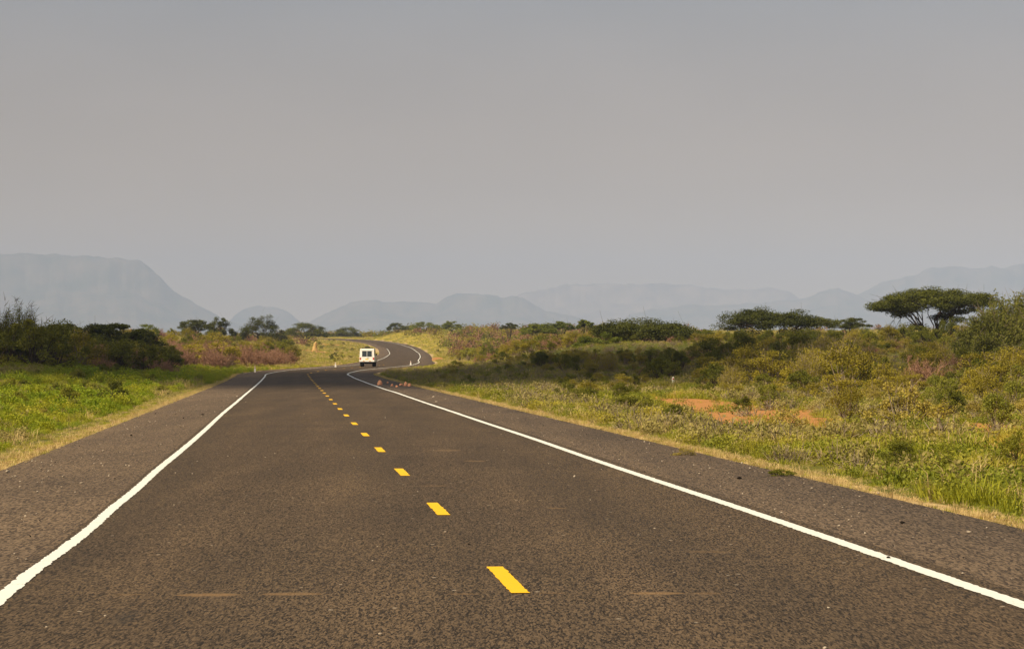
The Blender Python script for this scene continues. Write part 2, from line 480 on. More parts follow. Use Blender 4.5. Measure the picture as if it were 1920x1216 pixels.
def line_mesh(name, xc, yc, width, mat, jag=.012):
    """painted line through fine points, ragged edges."""
    xc, yc = np.asarray(xc), np.asarray(yc)
    s = np.concatenate([[0], np.cumsum(np.hypot(np.diff(xc), np.diff(yc)))])
    t = np.concatenate([np.arange(0, min(130, s[-1]), .07), np.arange(130, s[-1], 1.0)]) if s[-1] > 60 else np.linspace(0, s[-1], max(3, int(s[-1]/.1)))
    x, y = np.interp(t, s, xc), np.interp(t, s, yc)
    tx, ty = np.gradient(x), np.gradient(y); l = np.hypot(tx, ty); tx, ty = tx/l, ty/l
    j1 = rng.normal(size=len(t))*jag; j2 = rng.normal(size=len(t))*jag
    w1, w2 = width/2 + j1, width/2 + j2
    off, idx = road_near(x, y)
    z = np.interp(np.arange(len(x)), np.arange(len(x)), zb(y)) + .006 + .015*np.clip((3.7 - np.abs(off))/2.5, 0, 1)
    v = np.stack([np.stack([x - ty*w1, y + tx*w1, z], 1), np.stack([x + ty*w2, y - tx*w2, z], 1)], 1)
    n = len(t); i = np.arange(2*n).reshape(n, 2)
    q = np.stack([i[:-1, 1], i[1:, 1], i[1:, 0], i[:-1, 0]], 1)
    mb = MB(); mb.add(v.reshape(-1, 3), q)
    return obj(name, mb.mesh(name, mat))


# left edge line: hand-painted wander read off the photograph
lp = [(-60, 1145+31), (0, 1128), (50, 1080), (140, 1016.7), (186.7, 980), (213, 953), (253, 921.7), (300, 876.7), (336.7, 848), (366.7, 823), (386.7, 805),
      (410, 781.7), (446.7, 751.7), (466.7, 735), (493, 708)]
lx = [(p - 960)/F*(H*F/(q - HY)) for p, q in lp]; ly = [H*F/(q - HY) for p, q in lp]
lo = [a - (1.65 + SL*b) for a, b in zip(lx, ly)]
pf = np.polyfit(np.log(ly), lo, 2); lo = [.55*a + .45*float(np.polyval(pf, math.log(b))) for a, b in zip(lo, ly)]
fo = hermite([-60] + ly[:-1] + [195, 205], [lo[1]] + lo[:-1] + [-3.52, -3.52])
k = np.arange(0, len(PX_)); kd = PY_[k]
offl = np.where(kd < 205, fo(np.minimum(kd, 205)), -3.52)
tag(line_mesh('road_edge_line', PX_ + NX*offl, PY_ + NY*offl, .12, M['white_paint'], .0065), kind='structure')
offr = 3.37 + .03*(N1(kd*.08, kd*0)*2 - 1)
tag(line_mesh('road_edge_line', PX_ + NX*offr, PY_ + NY*offr, .145, M['white_paint'], .005), kind='structure')
SPC, S0 = 8.41, 17.08 - 8.41
for i in range(-1, 38):
    a = S0 + SPC*i; b = a + 2.14
    if a > 300: break
    kk = (kd >= a - 1) & (kd <= b + 1)
    yy = np.linspace(a, b, 24); xx = np.interp(yy, kd[kk], PX_[kk])
    tag(line_mesh('road_centre_dash', xx, yy, .135, M['yellow_paint'], .004), kind='structure')

# ------------------------------------------------------------------ plants
def bush_round(seed, h, r, nc, nl, leaf, spread=.20, up=.25, mats=('leaf_green', 'bark'), flat=0., lobes=5, tw=0):
    g = np.random.default_rng(seed)
    fol, st = MB(), MB()
    ph = g.uniform(0, 6.28, 3)
    cs = []
    for i in range(nc):
        a = g.uniform(0, 2*math.pi); e = g.uniform(.05, 1)**.8
        rr = r*(1 + .25*math.sin(2*a + ph[0]) + .15*math.sin(lobes*a + ph[1]))*g.uniform(.45, 1)
        el = g.uniform(.08, 1)
        cs.append((math.cos(a)*rr*math.cos(el*1.35), math.sin(a)*rr*math.cos(el*1.35), h*(.12 + .82*math.sin(el*1.45))*g.uniform(.75, 1.08)))
    cs = np.array(cs)
    for c in cs:
        m = int(nl*g.uniform(.5, 1.4))
        p = g.normal(size=(m, 3)); p /= np.linalg.norm(p, axis=1)[:, None]
        p *= (g.uniform(.25, 1, (m, 1))**.6)*np.array([[spread*r, spread*r, spread*r*(.8 - .5*flat)]])*g.uniform(.7, 1.35)
        p = p + c; p[:, 2] = np.abs(p[:, 2] - .04) + .04
        fol.leaves(p, leaf, leaf*.55, up, np.clip(g.uniform(.15, .75) + g.normal(size=m)*.16, 0, 1), 0, g, flat)
    # stems to the clumps
    base = g.normal(size=(len(cs), 3))*np.array([[.08*r, .08*r, 0]]); base[:, 2] = -.05
    mid = base*.4 + cs*.55; mid[:, 2] = cs[:, 2]*.5
    st.tubes(base, mid, .030*h/1.5 + .006, .014*h/1.5 + .004, 4, g.uniform(.2, .8, len(cs)))
    st.tubes(mid, cs, .014*h/1.5 + .004, .005, 4, g.uniform(.2, .8, len(cs)))
    if tw:
        a = cs[g.integers(0, len(cs), tw)]
        d = g.normal(size=(tw, 3)); d[:, 2] = np.abs(d[:, 2]) + .6; d /= np.linalg.norm(d, axis=1)[:, None]
        st.tubes(a, a + d*g.uniform(.2, .55, (tw, 1))*r*.8, .010, .004, 3, g.uniform(.3, 1, tw))
    return fol.mesh('foliage', M[mats[0]]), st.mesh('stems', M[mats[1]])


def dry_shrub(seed, h, r, ns=14, leaf=0, mats=('twig', 'leaf_rust'), lv=3):
    g = np.random.default_rng(seed)
    st, fol = MB(), MB()
    n = ns
    p = g.normal(size=(n, 3))*np.array([[.12*r, .12*r, 0]]); p[:, 2] = -.04
    a = g.uniform(0, 6.28, n); el = g.uniform(.5, 1.45, n)
    d = np.stack([np.cos(a)*np.cos(el), np.sin(a)*np.cos(el), np.sin(el)], 1)
    L = .42*h; rad = .020
    for k in range(lv + 1):
        sc = np.where(np.abs(d[:, 2:3]) < .5, 1.1, 1.)
        e = p + d*L*g.uniform(.6, 1.25, (len(p), 1))*sc*np.array([[r/h*1.25, r/h*1.25, 1.]])
        e[:, 2] = np.abs(e[:, 2])
        st.tubes(p, e, rad, rad*.6, 4 if k < 2 else 3, np.clip(.25 + .2*k + g.normal(size=len(p))*.15, 0, 1))
        ch = 4 if k < 2 else 5
        fr = g.uniform(.35, 1, (len(p)*ch, 1))
        p = np.repeat(p, ch, 0)*(1 - fr) + np.repeat(e, ch, 0)*fr
        d = np.repeat(d, ch, 0) + g.normal(size=(len(p), 3))*.55; d[:, 2] += .12
        d /= np.linalg.norm(d, axis=1)[:, None]
        L *= .56; rad *= .62
    m = min(len(p), 2600)
    sel = p[g.permutation(len(p))[:m]]
    fol.leaves(sel + g.normal(size=sel.shape)*.05, .075 if not leaf else leaf, .028 if not leaf else leaf*.5, .3, np.clip(g.normal(size=m)*.25 + .5, 0, 1), 0, g)
    return fol.mesh('foliage', M[mats[1]]), st.mesh('stems', M[mats[0]])


def wand_bush(seed, h, r, nw=60, nl=60, leaf=.09, mats=('leaf_light', 'bark'), bare=0., thin=.62):
    """upright feathery shrub: long arching wands with leaves along them."""
    g = np.random.default_rng(seed)
    fol, st = MB(), MB()
    for i in range(nw):
        a = g.uniform(0, 6.28); rr = r*math.sqrt(g.uniform(0, 1)); hh = h*(1 - .55*(rr/r)**2.2)*g.uniform(.72, 1.06)
        b = np.array([math.cos(a)*rr*.25, math.sin(a)*rr*.25, -.05])
        tip = np.array([math.cos(a)*rr, math.sin(a)*rr, hh])
        t = np.linspace(0, 1, 6)[:, None]
        c = b*(1 - t) + tip*t
        c[:, :2] += (math.sin(1)*0) + (t*(1 - t))*np.array([[math.cos(a), math.sin(a)]])*rr*.5
        c += g.normal(size=c.shape)*.03*h*(t > 0)
        rad = np.linspace(.03, .006, 6)*h/3*thin
        st.tubes(c[:-1], c[1:], rad[:-1], rad[1:], 4, g.uniform(.3, .8))
        m = int(nl*g.uniform(.5, 1.4))
        u = g.uniform(.18, 1, m)*(1 - bare*g.uniform(0, 1))
        k = np.clip((u*5).astype(int), 0, 4); f = (u*5 - k)[:, None]
        p = c[k]*(1 - f) + c[k + 1]*f
        p += g.normal(size=p.shape)*np.array([[.10, .10, .09]])*r*.9*(1.15 - u[:, None]*.75)
        p[:, 2] = np.abs(p[:, 2])
        fol.leaves(p, leaf, leaf*.42, .5, np.clip(g.uniform(.2, .8) + g.normal(size=m)*.15, 0, 1), 0, g)
        # side twigs
        q = 5; kk = g.integers(2, 6, q)
        d = g.normal(size=(q, 3)); d[:, 2] = np.abs(d[:, 2]) + .5; d /= np.linalg.norm(d, axis=1)[:, None]
        st.tubes(c[kk], c[kk] + d*h*g.uniform(.06, .16, (q, 1)), .010*h/3, .004, 3, g.uniform(.3, .9, q))
    return fol.mesh('foliage', M[mats[0]]), st.mesh('stems', M[mats[1]])


def acacia(seed, w, h, thick, nc=80, nl=95, leaf=.20, dome=.9, mats=('acacia_leaf', 'bark'), tilt=0., skirt=0., stems=4, depth=.8, nlimb=11, gap=.2):
    """flat-topped umbrella thorn: forked stems, fanning limbs, flat layered crown."""
    g = np.random.default_rng(seed)
    fol, st = MB(), MB()
    ph = g.uniform(0, 6.28, 4)
    R_ = w/2
    cl = []
    for i in range(nc):
        a = g.uniform(0, 2*math.pi); u = g.uniform(0, 1)**.42
        rm = R_*(1 + .10*math.sin(2*a + ph[0]) + .10*math.sin(3*a + ph[1]) + .07*math.sin(7*a + ph[2]))
        r = rm*u*.93
        z = h - thick*.30 - dome*thick*(u**2.4) + g.normal()*.08*thick - (g.uniform(0, .7)*thick if u < .75 and g.random() < .35 else 0)
        x = math.cos(a)*r
        if g.random() < skirt: z -= thick*g.uniform(.8, 1.9)*u
        cl.append((x, math.sin(a)*r*depth, z + tilt*x))
    cl = np.array(cl)
    for c in cl:
        m = int(nl*g.uniform(.5, 1.5))
        p = g.normal(size=(m, 3)); p /= np.linalg.norm(p, axis=1)[:, None]
        p *= (g.uniform(.1, 1, (m, 1))**.6)*np.array([[R_*.21, R_*.21, thick*.17]])*g.uniform(.6, 1.25)
        fol.leaves(p + c, leaf, leaf*.5, 0., np.clip(g.uniform(.1, .8) + g.normal(size=m)*.15, 0, 1), 0, g, .55)
    # limbs
    tips = []
    for i in range(nlimb):
        a = 6.283*i/nlimb + g.uniform(-.3, .3)
        s = i % stems
        b = np.array([(s - (stems - 1)/2)*gap*g.uniform(.7, 1.3), g.uniform(-.15, .15), -.15])
        rr = R_*g.uniform(.35, .6)
        knee = np.array([math.cos(a)*rr*.28, math.sin(a)*rr*.28*depth, h*g.uniform(.28, .42)])
        tip = np.array([math.cos(a)*rr, math.sin(a)*rr*depth, h - thick*g.uniform(.75, 1.15) + tilt*math.cos(a)*rr])
        t = np.linspace(0, 1, 7)[:, None]
        c = (1 - t)**2*b + 2*t*(1 - t)*knee + t*t*tip
        c[1:] += g.normal(size=(6, 3))*.035*h*.6
        rad = np.linspace(.115, .035, 7)*h/6*g.uniform(.8, 1.25)
        st.tubes(c[:-1], c[1:], rad[:-1], rad[1:], 6, .4)
        tips.append((c[3], c[4], c[6]))
    tp = np.array([t for tt in tips for t in tt])
    j = np.argmin(((cl[:, None] - tp[None])**2*np.array([1, 1, .5])).sum(-1), 1)
    m1 = tp[j]*.45 + cl*.55; m1[:, 2] -= .06*h*g.uniform(.2, 1, len(cl)); m1 += g.normal(size=m1.shape)*.12
    st.tubes(tp[j], m1, .035*h/6, .022*h/6, 4, .45)
    st.tubes(m1, cl, .022*h/6, .010, 4, .5)
    n3 = len(cl)*3
    a = np.repeat(m1, 3, 0); e = np.repeat(cl, 3, 0) + g.normal(size=(n3, 3))*np.array([[R_*.14, R_*.14, thick*.12]])
    st.tubes(a, e, .014*h/6, .007, 3, .5)
    # a few bare twigs poking through the top
    k = 18; a = cl[g.integers(0, len(cl), k)]; d = g.normal(size=(k, 3)); d[:, 2] = np.abs(d[:, 2]) + .8
    st.tubes(a, a + d*thick*.28, .014, .006, 3, .5)
    return fol.mesh('crown', M[mats[0]]), st.mesh('trunk', M[mats[1]])


def plant(name, parts, names, loc, rz, sc, label, cat, group=None):
    t = empty(name, loc, rz, sc)
    tag(t, label, cat, group)
    for me, n in zip(parts, names): obj(n, me, t)
    return t


def gz(x, y): return float(ground_z([x], [y])[0])


def at(px, d, sink=0.05):
    x = (px - 960)/F*d
    return (x, d, gz(x, d) - sink)


TREE_N, BUSH_N = ('crown', 'trunk'), ('foliage', 'stems')


def place_acacia(px, ytop, wpx, d, seed, label, thick=None, group=None, rz=None, **kw):
    x, y, z = at(px, d)
    w = wpx/F*d; top = H - (ytop - HY)/F*d; h = top - z
    thick = (thick/F*d) if thick else h*.3
    if d > 380: kw['nl'] = 150; kw['nc'] = int(kw.get('nc', 60)*1.2)
    else: kw['nl'] = int(kw.get('nl', 95)*3.2)
    me = acacia(seed, w*1.0, h, thick, **kw)
    return plant('acacia_tree', me, TREE_N, (x, y, z), 0. if rz is None else rz, (1, 1, 1), label, 'tree', group)


G_AC = 'flat topped acacia trees in the scrub'
place_acacia(1746, 536, 236, 236, 101, 'big umbrella acacia with open branching stems against the pale mountain, left of the feathery tree', 44, G_AC, nc=175, nl=110, tilt=.045, dome=.5, skirt=.08, stems=6, nlimb=18, gap=.32, leaf=.19)
place_acacia(1454, 574, 214, 262, 102, 'dark flat acacia standing alone above the thicket, between the low acacia and the tall umbrella', 44, G_AC, nc=115, skirt=.12, stems=5, nlimb=14, dome=.5)
place_acacia(1590, 591, 92, 275, 103, 'small ragged acacia just left of the big umbrella acacia', 20, G_AC, nc=34, nl=80, leaf=.15)
place_acacia(1206, 595, 216, 246, 104, 'low dark acacia with layered crown behind the white post in the thicket', 48, G_AC, nc=130, skirt=.10, depth=1., dome=.32)
place_acacia(1130, 620, 130, 232, 105, 'low green acacia with shelf like layers spreading left below the layered dark acacia', 36, G_AC, nc=80, mats=('acacia_fresh', 'bark'), skirt=.35)
place_acacia(206, 597, 168, 212, 106, 'dark domed acacia over the purple brown thicket left of the road', 34, G_AC, nc=90, dome=1.1, skirt=.12)
place_acacia(268, 622, 74, 205, 107, 'drooping dark acacia on the right flank of the domed acacia', 26, G_AC, nc=44, tilt=-.35, skirt=.4)
place_acacia(120, 604, 120, 225, 108, 'low spreading acacia behind the bare twiggy tree at the left', 26, G_AC, nc=56)
G_FAR = 'distant trees on the skyline'
place_acacia(365, 595, 68, 470, 111, 'flat green tree on the skyline, first right of the dark left thicket', 18, G_FAR, nc=50, leaf=.24, mats=('acacia_leaf', 'bark'))
place_acacia(414, 590, 56, 480, 112, 'taller bushy skyline tree left of the round topped one', 26, G_FAR, nc=50, leaf=.24, dome=1.3)
place_acacia(488, 588, 92, 500, 113, 'round topped dark tree on the skyline in front of the small hill', 34, G_FAR, nc=80, leaf=.24, dome=1.25)
place_acacia(572, 602, 92, 640, 114, 'long low umbrella tree on the skyline right of the round topped tree', 20, G_FAR, nc=70, leaf=.28, dome=1.)
place_acacia(650, 608, 72, 850, 115, 'dark umbrella tree rising straight above the van', 22, G_FAR, nc=70, leaf=.34, dome=1.3)
place_acacia(612, 620, 60, 850, 116, 'low dark tree left of the umbrella tree above the van', 14, G_FAR, nc=40, leaf=.34)
place_acacia(746, 603, 46, 800, 117, 'small thin umbrella tree on the skyline right of the mountain foot', 12, G_FAR, nc=36, leaf=.3)
place_acacia(797, 599, 62, 790, 118, 'fresh green flat tree on the skyline above the far road bend', 16, G_FAR, nc=50, leaf=.28, mats=('acacia_fresh', 'bark'))
place_acacia(846, 600, 44, 780, 119, 'small fresh green flat tree, second above the far road bend', 13, G_FAR, nc=40, leaf=.28, mats=('acacia_fresh', 'bark'))
place_acacia(1010, 603, 80, 420, 120, 'light green flat acacia on the brown hillside right of the road', 18, G_FAR, nc=56, leaf=.22, mats=('acacia_fresh', 'bark'))
place_acacia(1050, 600, 60, 430, 121, 'light green flat acacia, partner of the one on the brown hillside', 14, G_FAR, nc=44, leaf=.22, mats=('acacia_fresh', 'bark'))
place_acacia(1098, 597, 40, 400, 122, 'smallest light green acacia on the skyline left of the layered dark acacia', 14, G_FAR, nc=36, leaf=.22, mats=('acacia_fresh', 'bark'))
place_acacia(955, 603, 36, 560, 123, 'tiny dark tree on the skyline above the brown brush', 10, G_FAR, nc=30, leaf=.26)
place_acacia(276, 603, 66, 400, 124, 'yellow green round tree on the skyline right of the domed acacia', 24, G_FAR, nc=56, leaf=.22, dome=1.4, mats=('acacia_fresh', 'bark'))
place_acacia(1015, 628, 90, 330, 125, 'yellow green layered acacia low on the brown hillside', 20, G_FAR, nc=60, leaf=.2, mats=('acacia_fresh', 'bark'))

# feathery tree at the right edge, twiggy tree at the left edge
x, y, z = at(1900, 158)
me = wand_bush(201, 5.1, 3.9, 230, 380, .19, ('leaf_feather', 'twig_grey'), 0., .45)
plant('feathery_tree', me, TREE_N, (x, y, z), .4, (1, 1, 1), 'tall feathery pale green tree at the right edge beside the umbrella acacia', 'tree')
x, y, z = at(38, 176)
me = wand_bush(202, 5.0, 2.6, 170, 330, .11, ('leaf_green', 'bark'), .22, .4)
plant('twiggy_tree', me, TREE_N, (x, y, z), 1.2, (1.15, 1, 1), 'half bare twiggy tree with thin branches against the mesa at the left edge', 'tree')

# shrub kinds -------------------------------------------------------
P = {
    'green': [bush_round(300 + i, 1.7, 1.35, 26, 150, .10, mats=('leaf_green', 'bark'), tw=12) for i in range(3)],
    'deep': [bush_round(310 + i, 2.0, 1.6, 26, 150, .11, mats=('leaf_deep', 'bark'), tw=14) for i in range(3)],
    'olive': [bush_round(320 + i, 1.8, 1.5, 30, 120, .10, mats=('leaf_olive', 'twig_grey'), flat=.45, spread=.24, tw=26) for i in range(3)],
    'gold': [bush_round(330 + i, 1.0, .95, 30, 75, .075, mats=('leaf_gold', 'twig_grey'), tw=40) for i in range(3)],
    'dry': [dry_shrub(340 + i, 1.9, 1.5) for i in range(4)],
    'wand': [wand_bush(350 + i, 2.2, 1.1, 60, 75, .085, ('leaf_olive', 'twig_grey')) for i in range(2)],
    'light': [bush_round(360 + i, 1.5, 1.3, 26, 150, .095, mats=('leaf_light', 'twig_grey'), tw=20) for i in range(2)],
    'halfdry': [dry_shrub(370 + i, 1.6, 1.4, 12, .10, ('twig_grey', 'leaf_olive')) for i in range(2)],
}
KN = {'green': ('green_bush', 'green leafy bush'), 'deep': ('dark_bush', 'dark green bush'), 'olive': ('thorn_bush', 'olive thorn bush'),
      'gold': ('yellow_shrub', 'yellowish dry shrub'), 'dry': ('dry_shrub', 'leafless brown twiggy shrub'), 'wand': ('slender_bush', 'slender upright olive bush'),
      'light': ('pale_bush', 'pale green bush'), 'halfdry': ('thin_shrub', 'grey twig shrub')}
used_xy = []


def put(kind, x, d, s, label, group, sz=None, cat='bush'):
    v = random.choice(P[kind])
    z = gz(x, d)
    k = s*random.uniform(.88, 1.12)
    return plant(KN[kind][0], v, BUSH_N, (x, d, z - .04), random.uniform(0, 6.28), (k, k, (sz or s)*random.uniform(.88, 1.1)), label, cat, group)


LM = ((70, 'at the left edge'), (115, 'under the twiggy tree'), (180, 'left of the domed acacia'), (240, 'under the domed acacia'), (310, 'by the drooping acacia'),
      (390, 'below the flat skyline tree'), (450, 'below the taller skyline tree'), (530, 'below the round topped tree'), (600, 'near the termite mound'), (660, 'left of the van'),
      (720, 'behind the van'), (800, 'above the far bend'), (860, 'just right of the far bend'), (930, 'well right of the far bend'), (1000, 'left of the light acacias'), (1080, 'below the light acacias'),
      (1170, 'by the shelf layered acacia'), (1230, 'left of the white post'), (1300, 'right of the white post'), (1370, 'right of the layered acacia'), (1440, 'left of the flat acacia'),
      (1510, 'right of the flat acacia'), (1580, 'left of the ragged acacia'), (1650, 'right of the ragged acacia'), (1740, 'left of the umbrella acacia'), (1820, 'right of the umbrella acacia'),
      (1880, 'left of the feathery tree'), (9999, 'under the feathery tree'))


def landmark(px):
    return next(t for a, t in LM if px < a)


def zone(n, px0, px1, dlo, dhi, kinds, smin, smax, where, group, minsep=.8, road=8.5, power=1.0, cap=None):
    """scatter single bushes over a stretch of hillside; dlo may vary with the column."""
    done = tries = 0
    while done < n and tries < n*40:
        tries += 1
        px = random.uniform(px0, px1)
        a = dlo(px) if callable(dlo) else dlo
        b = dhi(px) if callable(dhi) else dhi
        if b <= a: continue
        d = a + (b - a)*random.random()**power
        x = (px - 960)/F*d
        if abs(road_near([x], [d])[0][0]) < road: continue
        if abs(px - 1262) < 62 and d < 134: continue
        if 620 < px < 640 and d < 275: continue
        if 572 < px < 608 and d < 506: continue
        if soil_at(np.array([x]), np.array([d + .3]))[0] > .5 and random.random() < .8: continue
        s = random.uniform(smin, smax)
        if cap:
            yt = float(np.interp(px, [c[0] for c in cap], [c[1] for c in cap])) + random.uniform(0, 8)
            s = min(s, ((HY - yt)*d/F + H - gz(x, d))/2.1)
            if s < .22: continue
        if any((x - ux)**2 + ((d - uy)*.6)**2 < (minsep*(s + us))**2 for ux, uy, us in used_xy): continue
        used_xy.append((x, d, s))
        kind = random.choices([k for k, _ in kinds], [w for _, w in kinds])[0]
        q = (s - smin)/(smax - smin + 1e-6)
        size = 'small' if q < .25 else 'middling' if q < .65 else 'big'
        put(kind, x, d, s, f'{size} {KN[kind][1]} {where} {landmark(px)}', group)
        done += 1
    return done


base_r = lambda px: float(np.interp(px, [940, 1000, 1100, 1250, 1350, 1500, 1700, 1960], [215, 190, 158, 138, 118, 108, 98, 86]))
G1, G2, G3, G4, G5, G6, G7 = ('bushes of the shaded thicket right of the road', 'bushes on the upper right hillside', 'bushes of the left thicket',
                              'dry shrubs left of the road bend', 'bushes on the far left hillside', 'small shrubs in the open yellow field', 'shrubs at the edge of the right grass verge')
tot = 0
for px, d, yt, kd, lb in ((1668, 224, 612, 'olive', 'olive thorn bush hiding the left foot of the umbrella acacia'), (1700, 228, 606, 'deep', 'dark bush below the left limbs of the umbrella acacia'),
                          (1738, 222, 612, 'green', 'green bush right before the trunk of the umbrella acacia'), (1776, 226, 602, 'deep', 'dark bush below the right limbs of the umbrella acacia'),
                          (1812, 220, 606, 'olive', 'olive thorn bush between the umbrella acacia and the feathery tree'), (1630, 226, 618, 'green', 'green bush between the ragged acacia and the umbrella acacia'),
                          (12, 172, 604, 'green', 'tall green bush cut by the left edge below the twiggy tree'), (62, 168, 603, 'green', 'round green bush in front of the twiggy tree'),
                          (104, 172, 612, 'deep', 'dark round bush just right of the twiggy tree'), (150, 174, 622, 'olive', 'olive thorn bush left of the purple brown thicket')):
    x_ = (px - 960)/F*d; h_ = (HY - yt)*d/F + H - gz(x_, d); s_ = h_/{'olive': 1.75, 'deep': 1.95, 'green': 1.65}[kd]
    used_xy.append((x_, d, s_*.8)); put(kd, x_, d, s_*.95, lb, 'bushes at the feet of the trees', s_)
tot += zone(165, 950, 1560, base_r, 238, [('green', 3), ('olive', 4), ('deep', 2), ('dry', 1.6), ('wand', 1.5), ('halfdry', 1)], .5, 1.15, 'in the shaded thicket', G1, .33, power=.9, cap=((940, 668), (1000, 655), (1080, 650), (1100, 648), (1290, 648), (1320, 622), (1400, 620), (1560, 618)))
tot += zone(64, 790, 1270, 136, lambda p: float(np.interp(p, [790, 900, 1000, 1270], [230, 225, 215, 160])), [('green', 3), ('light', 2), ('olive', 3), ('dry', 1.2), ('gold', 1)], .2, .42, 'in the low dark growth', 'low bushes in the dark growth right of the road', .5, 8)
tot += zone(110, 1540, 2000, base_r, 235, [('olive', 4), ('green', 2), ('light', 2), ('gold', 1.2), ('wand', 2), ('dry', .7), ('halfdry', 1)], .55, 1.25, 'on the bank slope', G1, .38, cap=((1540, 618), (1620, 630), (1850, 630), (1960, 605)))
tot += zone(90, 1090, 1960, 242, 330, [('olive', 3), ('green', 3), ('deep', 1), ('dry', 1.4)], .5, 1.0, 'high on the bank', G2, .6, cap=((1090, 622), (1290, 622), (1305, 610), (1350, 610), (1560, 612), (1620, 622), (1860, 622), (1960, 600)))
tot += zone(100, 850, 1140, lambda p: 245 + max(0, 1000 - p)*1.0, 700, [('dry', 4), ('olive', 2), ('green', 1.2), ('light', 1)], .8, 1.5, 'on the brown hillside', G2, .6, cap=((850, 607), (1140, 604)))
tot += zone(120, 930, 1330, 225, 345, [('dry', 3), ('olive', 3), ('green', 2), ('deep', 1)], .5, 1.0, 'on the middle slope', G2, .38, cap=((930, 628), (1090, 616), (1290, 620), (1330, 618)))
tot += zone(115, 1300, 1980, 205, 340, [('olive', 3), ('green', 3), ('deep', 2), ('dry', 1)], .5, 1.1, 'along the bank top', G2, .38, cap=((1300, 614), (1560, 612), (1640, 610), (1860, 606), (1960, 605)))
tot += zone(60, 840, 1140, 240, 420, [('dry', 4), ('olive', 2), ('green', 1)], .6, 1.2, 'on the brown hillside', G2, .45, 12, cap=((840, 640), (900, 618), (1140, 612)))
tot += zone(30, -40, 150, 168, 215, [('deep', 3), ('green', 3), ('olive', 1.5), ('wand', 1)], .8, 1.5, 'in the left thicket', G3, .5, cap=((-40, 598), (150, 608)))
tot += zone(62, 110, 310, 172, 225, [('dry', 4), ('deep', 1.5), ('olive', 1)], .9, 1.5, 'in the purple brown thicket', G3, .36, cap=((110, 616), (250, 624), (310, 645)))
tot += zone(130, 290, 550, lambda p: 205 + (p - 290)*.18, 330, [('dry', 8), ('olive', 1.2), ('green', .8)], .9, 1.55, 'in the pinkish brown belt', G4, .36, 9, cap=((290, 620), (420, 613), (545, 611)))
tot += zone(60, 230, 600, 330, 600, [('olive', 3), ('dry', 3), ('green', 2)], .9, 1.5, 'on the far left hillside', G5, .6, 12)
tot += zone(40, 560, 690, 300, 760, [('olive', 2), ('green', 2), ('gold', 1)], .25, .55, 'in the yellow field', G6, 1.2, 8.5)
tot += zone(46, 790, 960, 240, 640, [('olive', 2), ('green', 2), ('gold', 2)], .25, .6, 'in the yellow field', G6, 1.2, 8.5)
# far scrub that reads as one mass: single stuff object made of realised clumps
print('bushes', tot)


def far_scrub():
    mb = {k: MB() for k in range(3)}
    g = np.random.default_rng(77)
    pts = []
    def sc(n, a, b, d0, d1):
        px = g.uniform(a, b, n); d = g.uniform(d0, d1, n)
        return np.stack([(px - 960)/F*d, d], 1)
    pts = np.concatenate([sc(150, 520, 780, 848, 930), sc(160, 740, 1150, 600, 900), sc(260, 850, 1320, 430, 760), sc(220, 740, 2050, 520, 960), sc(120, -120, 600, 600, 960), sc(60, 1040, 2050, 400, 620)])
    off, _ = road_near(pts[:, 0], pts[:, 1])
    pts = pts[np.abs(off) > 11]
    z = ground_z(pts[:, 0], pts[:, 1])
    for (x, y), zz in zip(pts, z):
        r = g.uniform(1.2, 2.6); h = r*g.uniform(.8, 1.3)
        n = int(90)
        p = g.normal(size=(n, 3)); p /= np.linalg.norm(p, axis=1)[:, None]
        p *= g.uniform(.5, 1.05, (n, 1))*np.array([[r, r, h]]); p[:, 2] = np.abs(p[:, 2])
        m = g.choice(3, p=[.28, .20, .52] if 850 < 960 + F*x/y < 1330 or 280 < 960 + F*x/y < 580 else [.42, .33, .25])
        mb[0].leaves(p + np.array([[x, y, zz]]), .55, .34, .1, np.clip(g.uniform(.1, .8) + g.normal(size=n)*.15, 0, 1), int(m), g)
    return tag(obj('scrubland', mb[0].mesh('scrubland', [M['leaf_olive'], M['leaf_green'], M['leaf_rust']])), 'far scrub covering the distant rise below the mountains', 'scrub', kind='stuff')


far_scrub()

tot += zone(46, 1440, 1990, 62, 104, [('gold', 4), ('halfdry', 2), ('light', 2), ('olive', 2), ('green', 1)], .30, .75, 'at the bank foot', 'low shrubs at the foot of the right bank', .6)
tot += zone(30, 1020, 1420, 92, 140, [('green', 3), ('deep', 1), ('gold', 2), ('olive', 2)], .25, .5, 'by the orange soil', 'low shrubs round the large orange patch', .6)
tot += zone(60, -30, 380, 70, 170, [('green', 3), ('light', 3), ('deep', 1), ('gold', .7)], .22, .5, 'in the lush grass', 'low clumps in the left grass', .5, 6.9)
# single shrubs near the verge, each read off the photograph
def single(kind, px, py, wpx, hpx, label, dz=0):
    d = H*F/(py - HY)                      # base row on the level verge
    x = (px - 960)/F*d
    w, h = wpx/F*d, hpx/F*d
    bw = {'green': 2.9, 'deep': 3.4, 'olive': 3.2, 'gold': 2.0, 'dry': 3.2, 'wand': 2.2, 'light': 2.8, 'halfdry': 3.0}[kind]
    bh = {'green': 1.75, 'deep': 2.0, 'olive': 1.85, 'gold': 1.05, 'dry': 1.9, 'wand': 2.2, 'light': 1.55, 'halfdry': 1.6}[kind]
    v = P[kind][int(px) % len(P[kind])]
    used_xy.append((x, d, w/2))
    return plant(KN[kind][0], v, BUSH_N, (x, d, gz(x, d) - .04), px*.37, (w/bw, w/bw, h/bh), label, 'bush', G7)


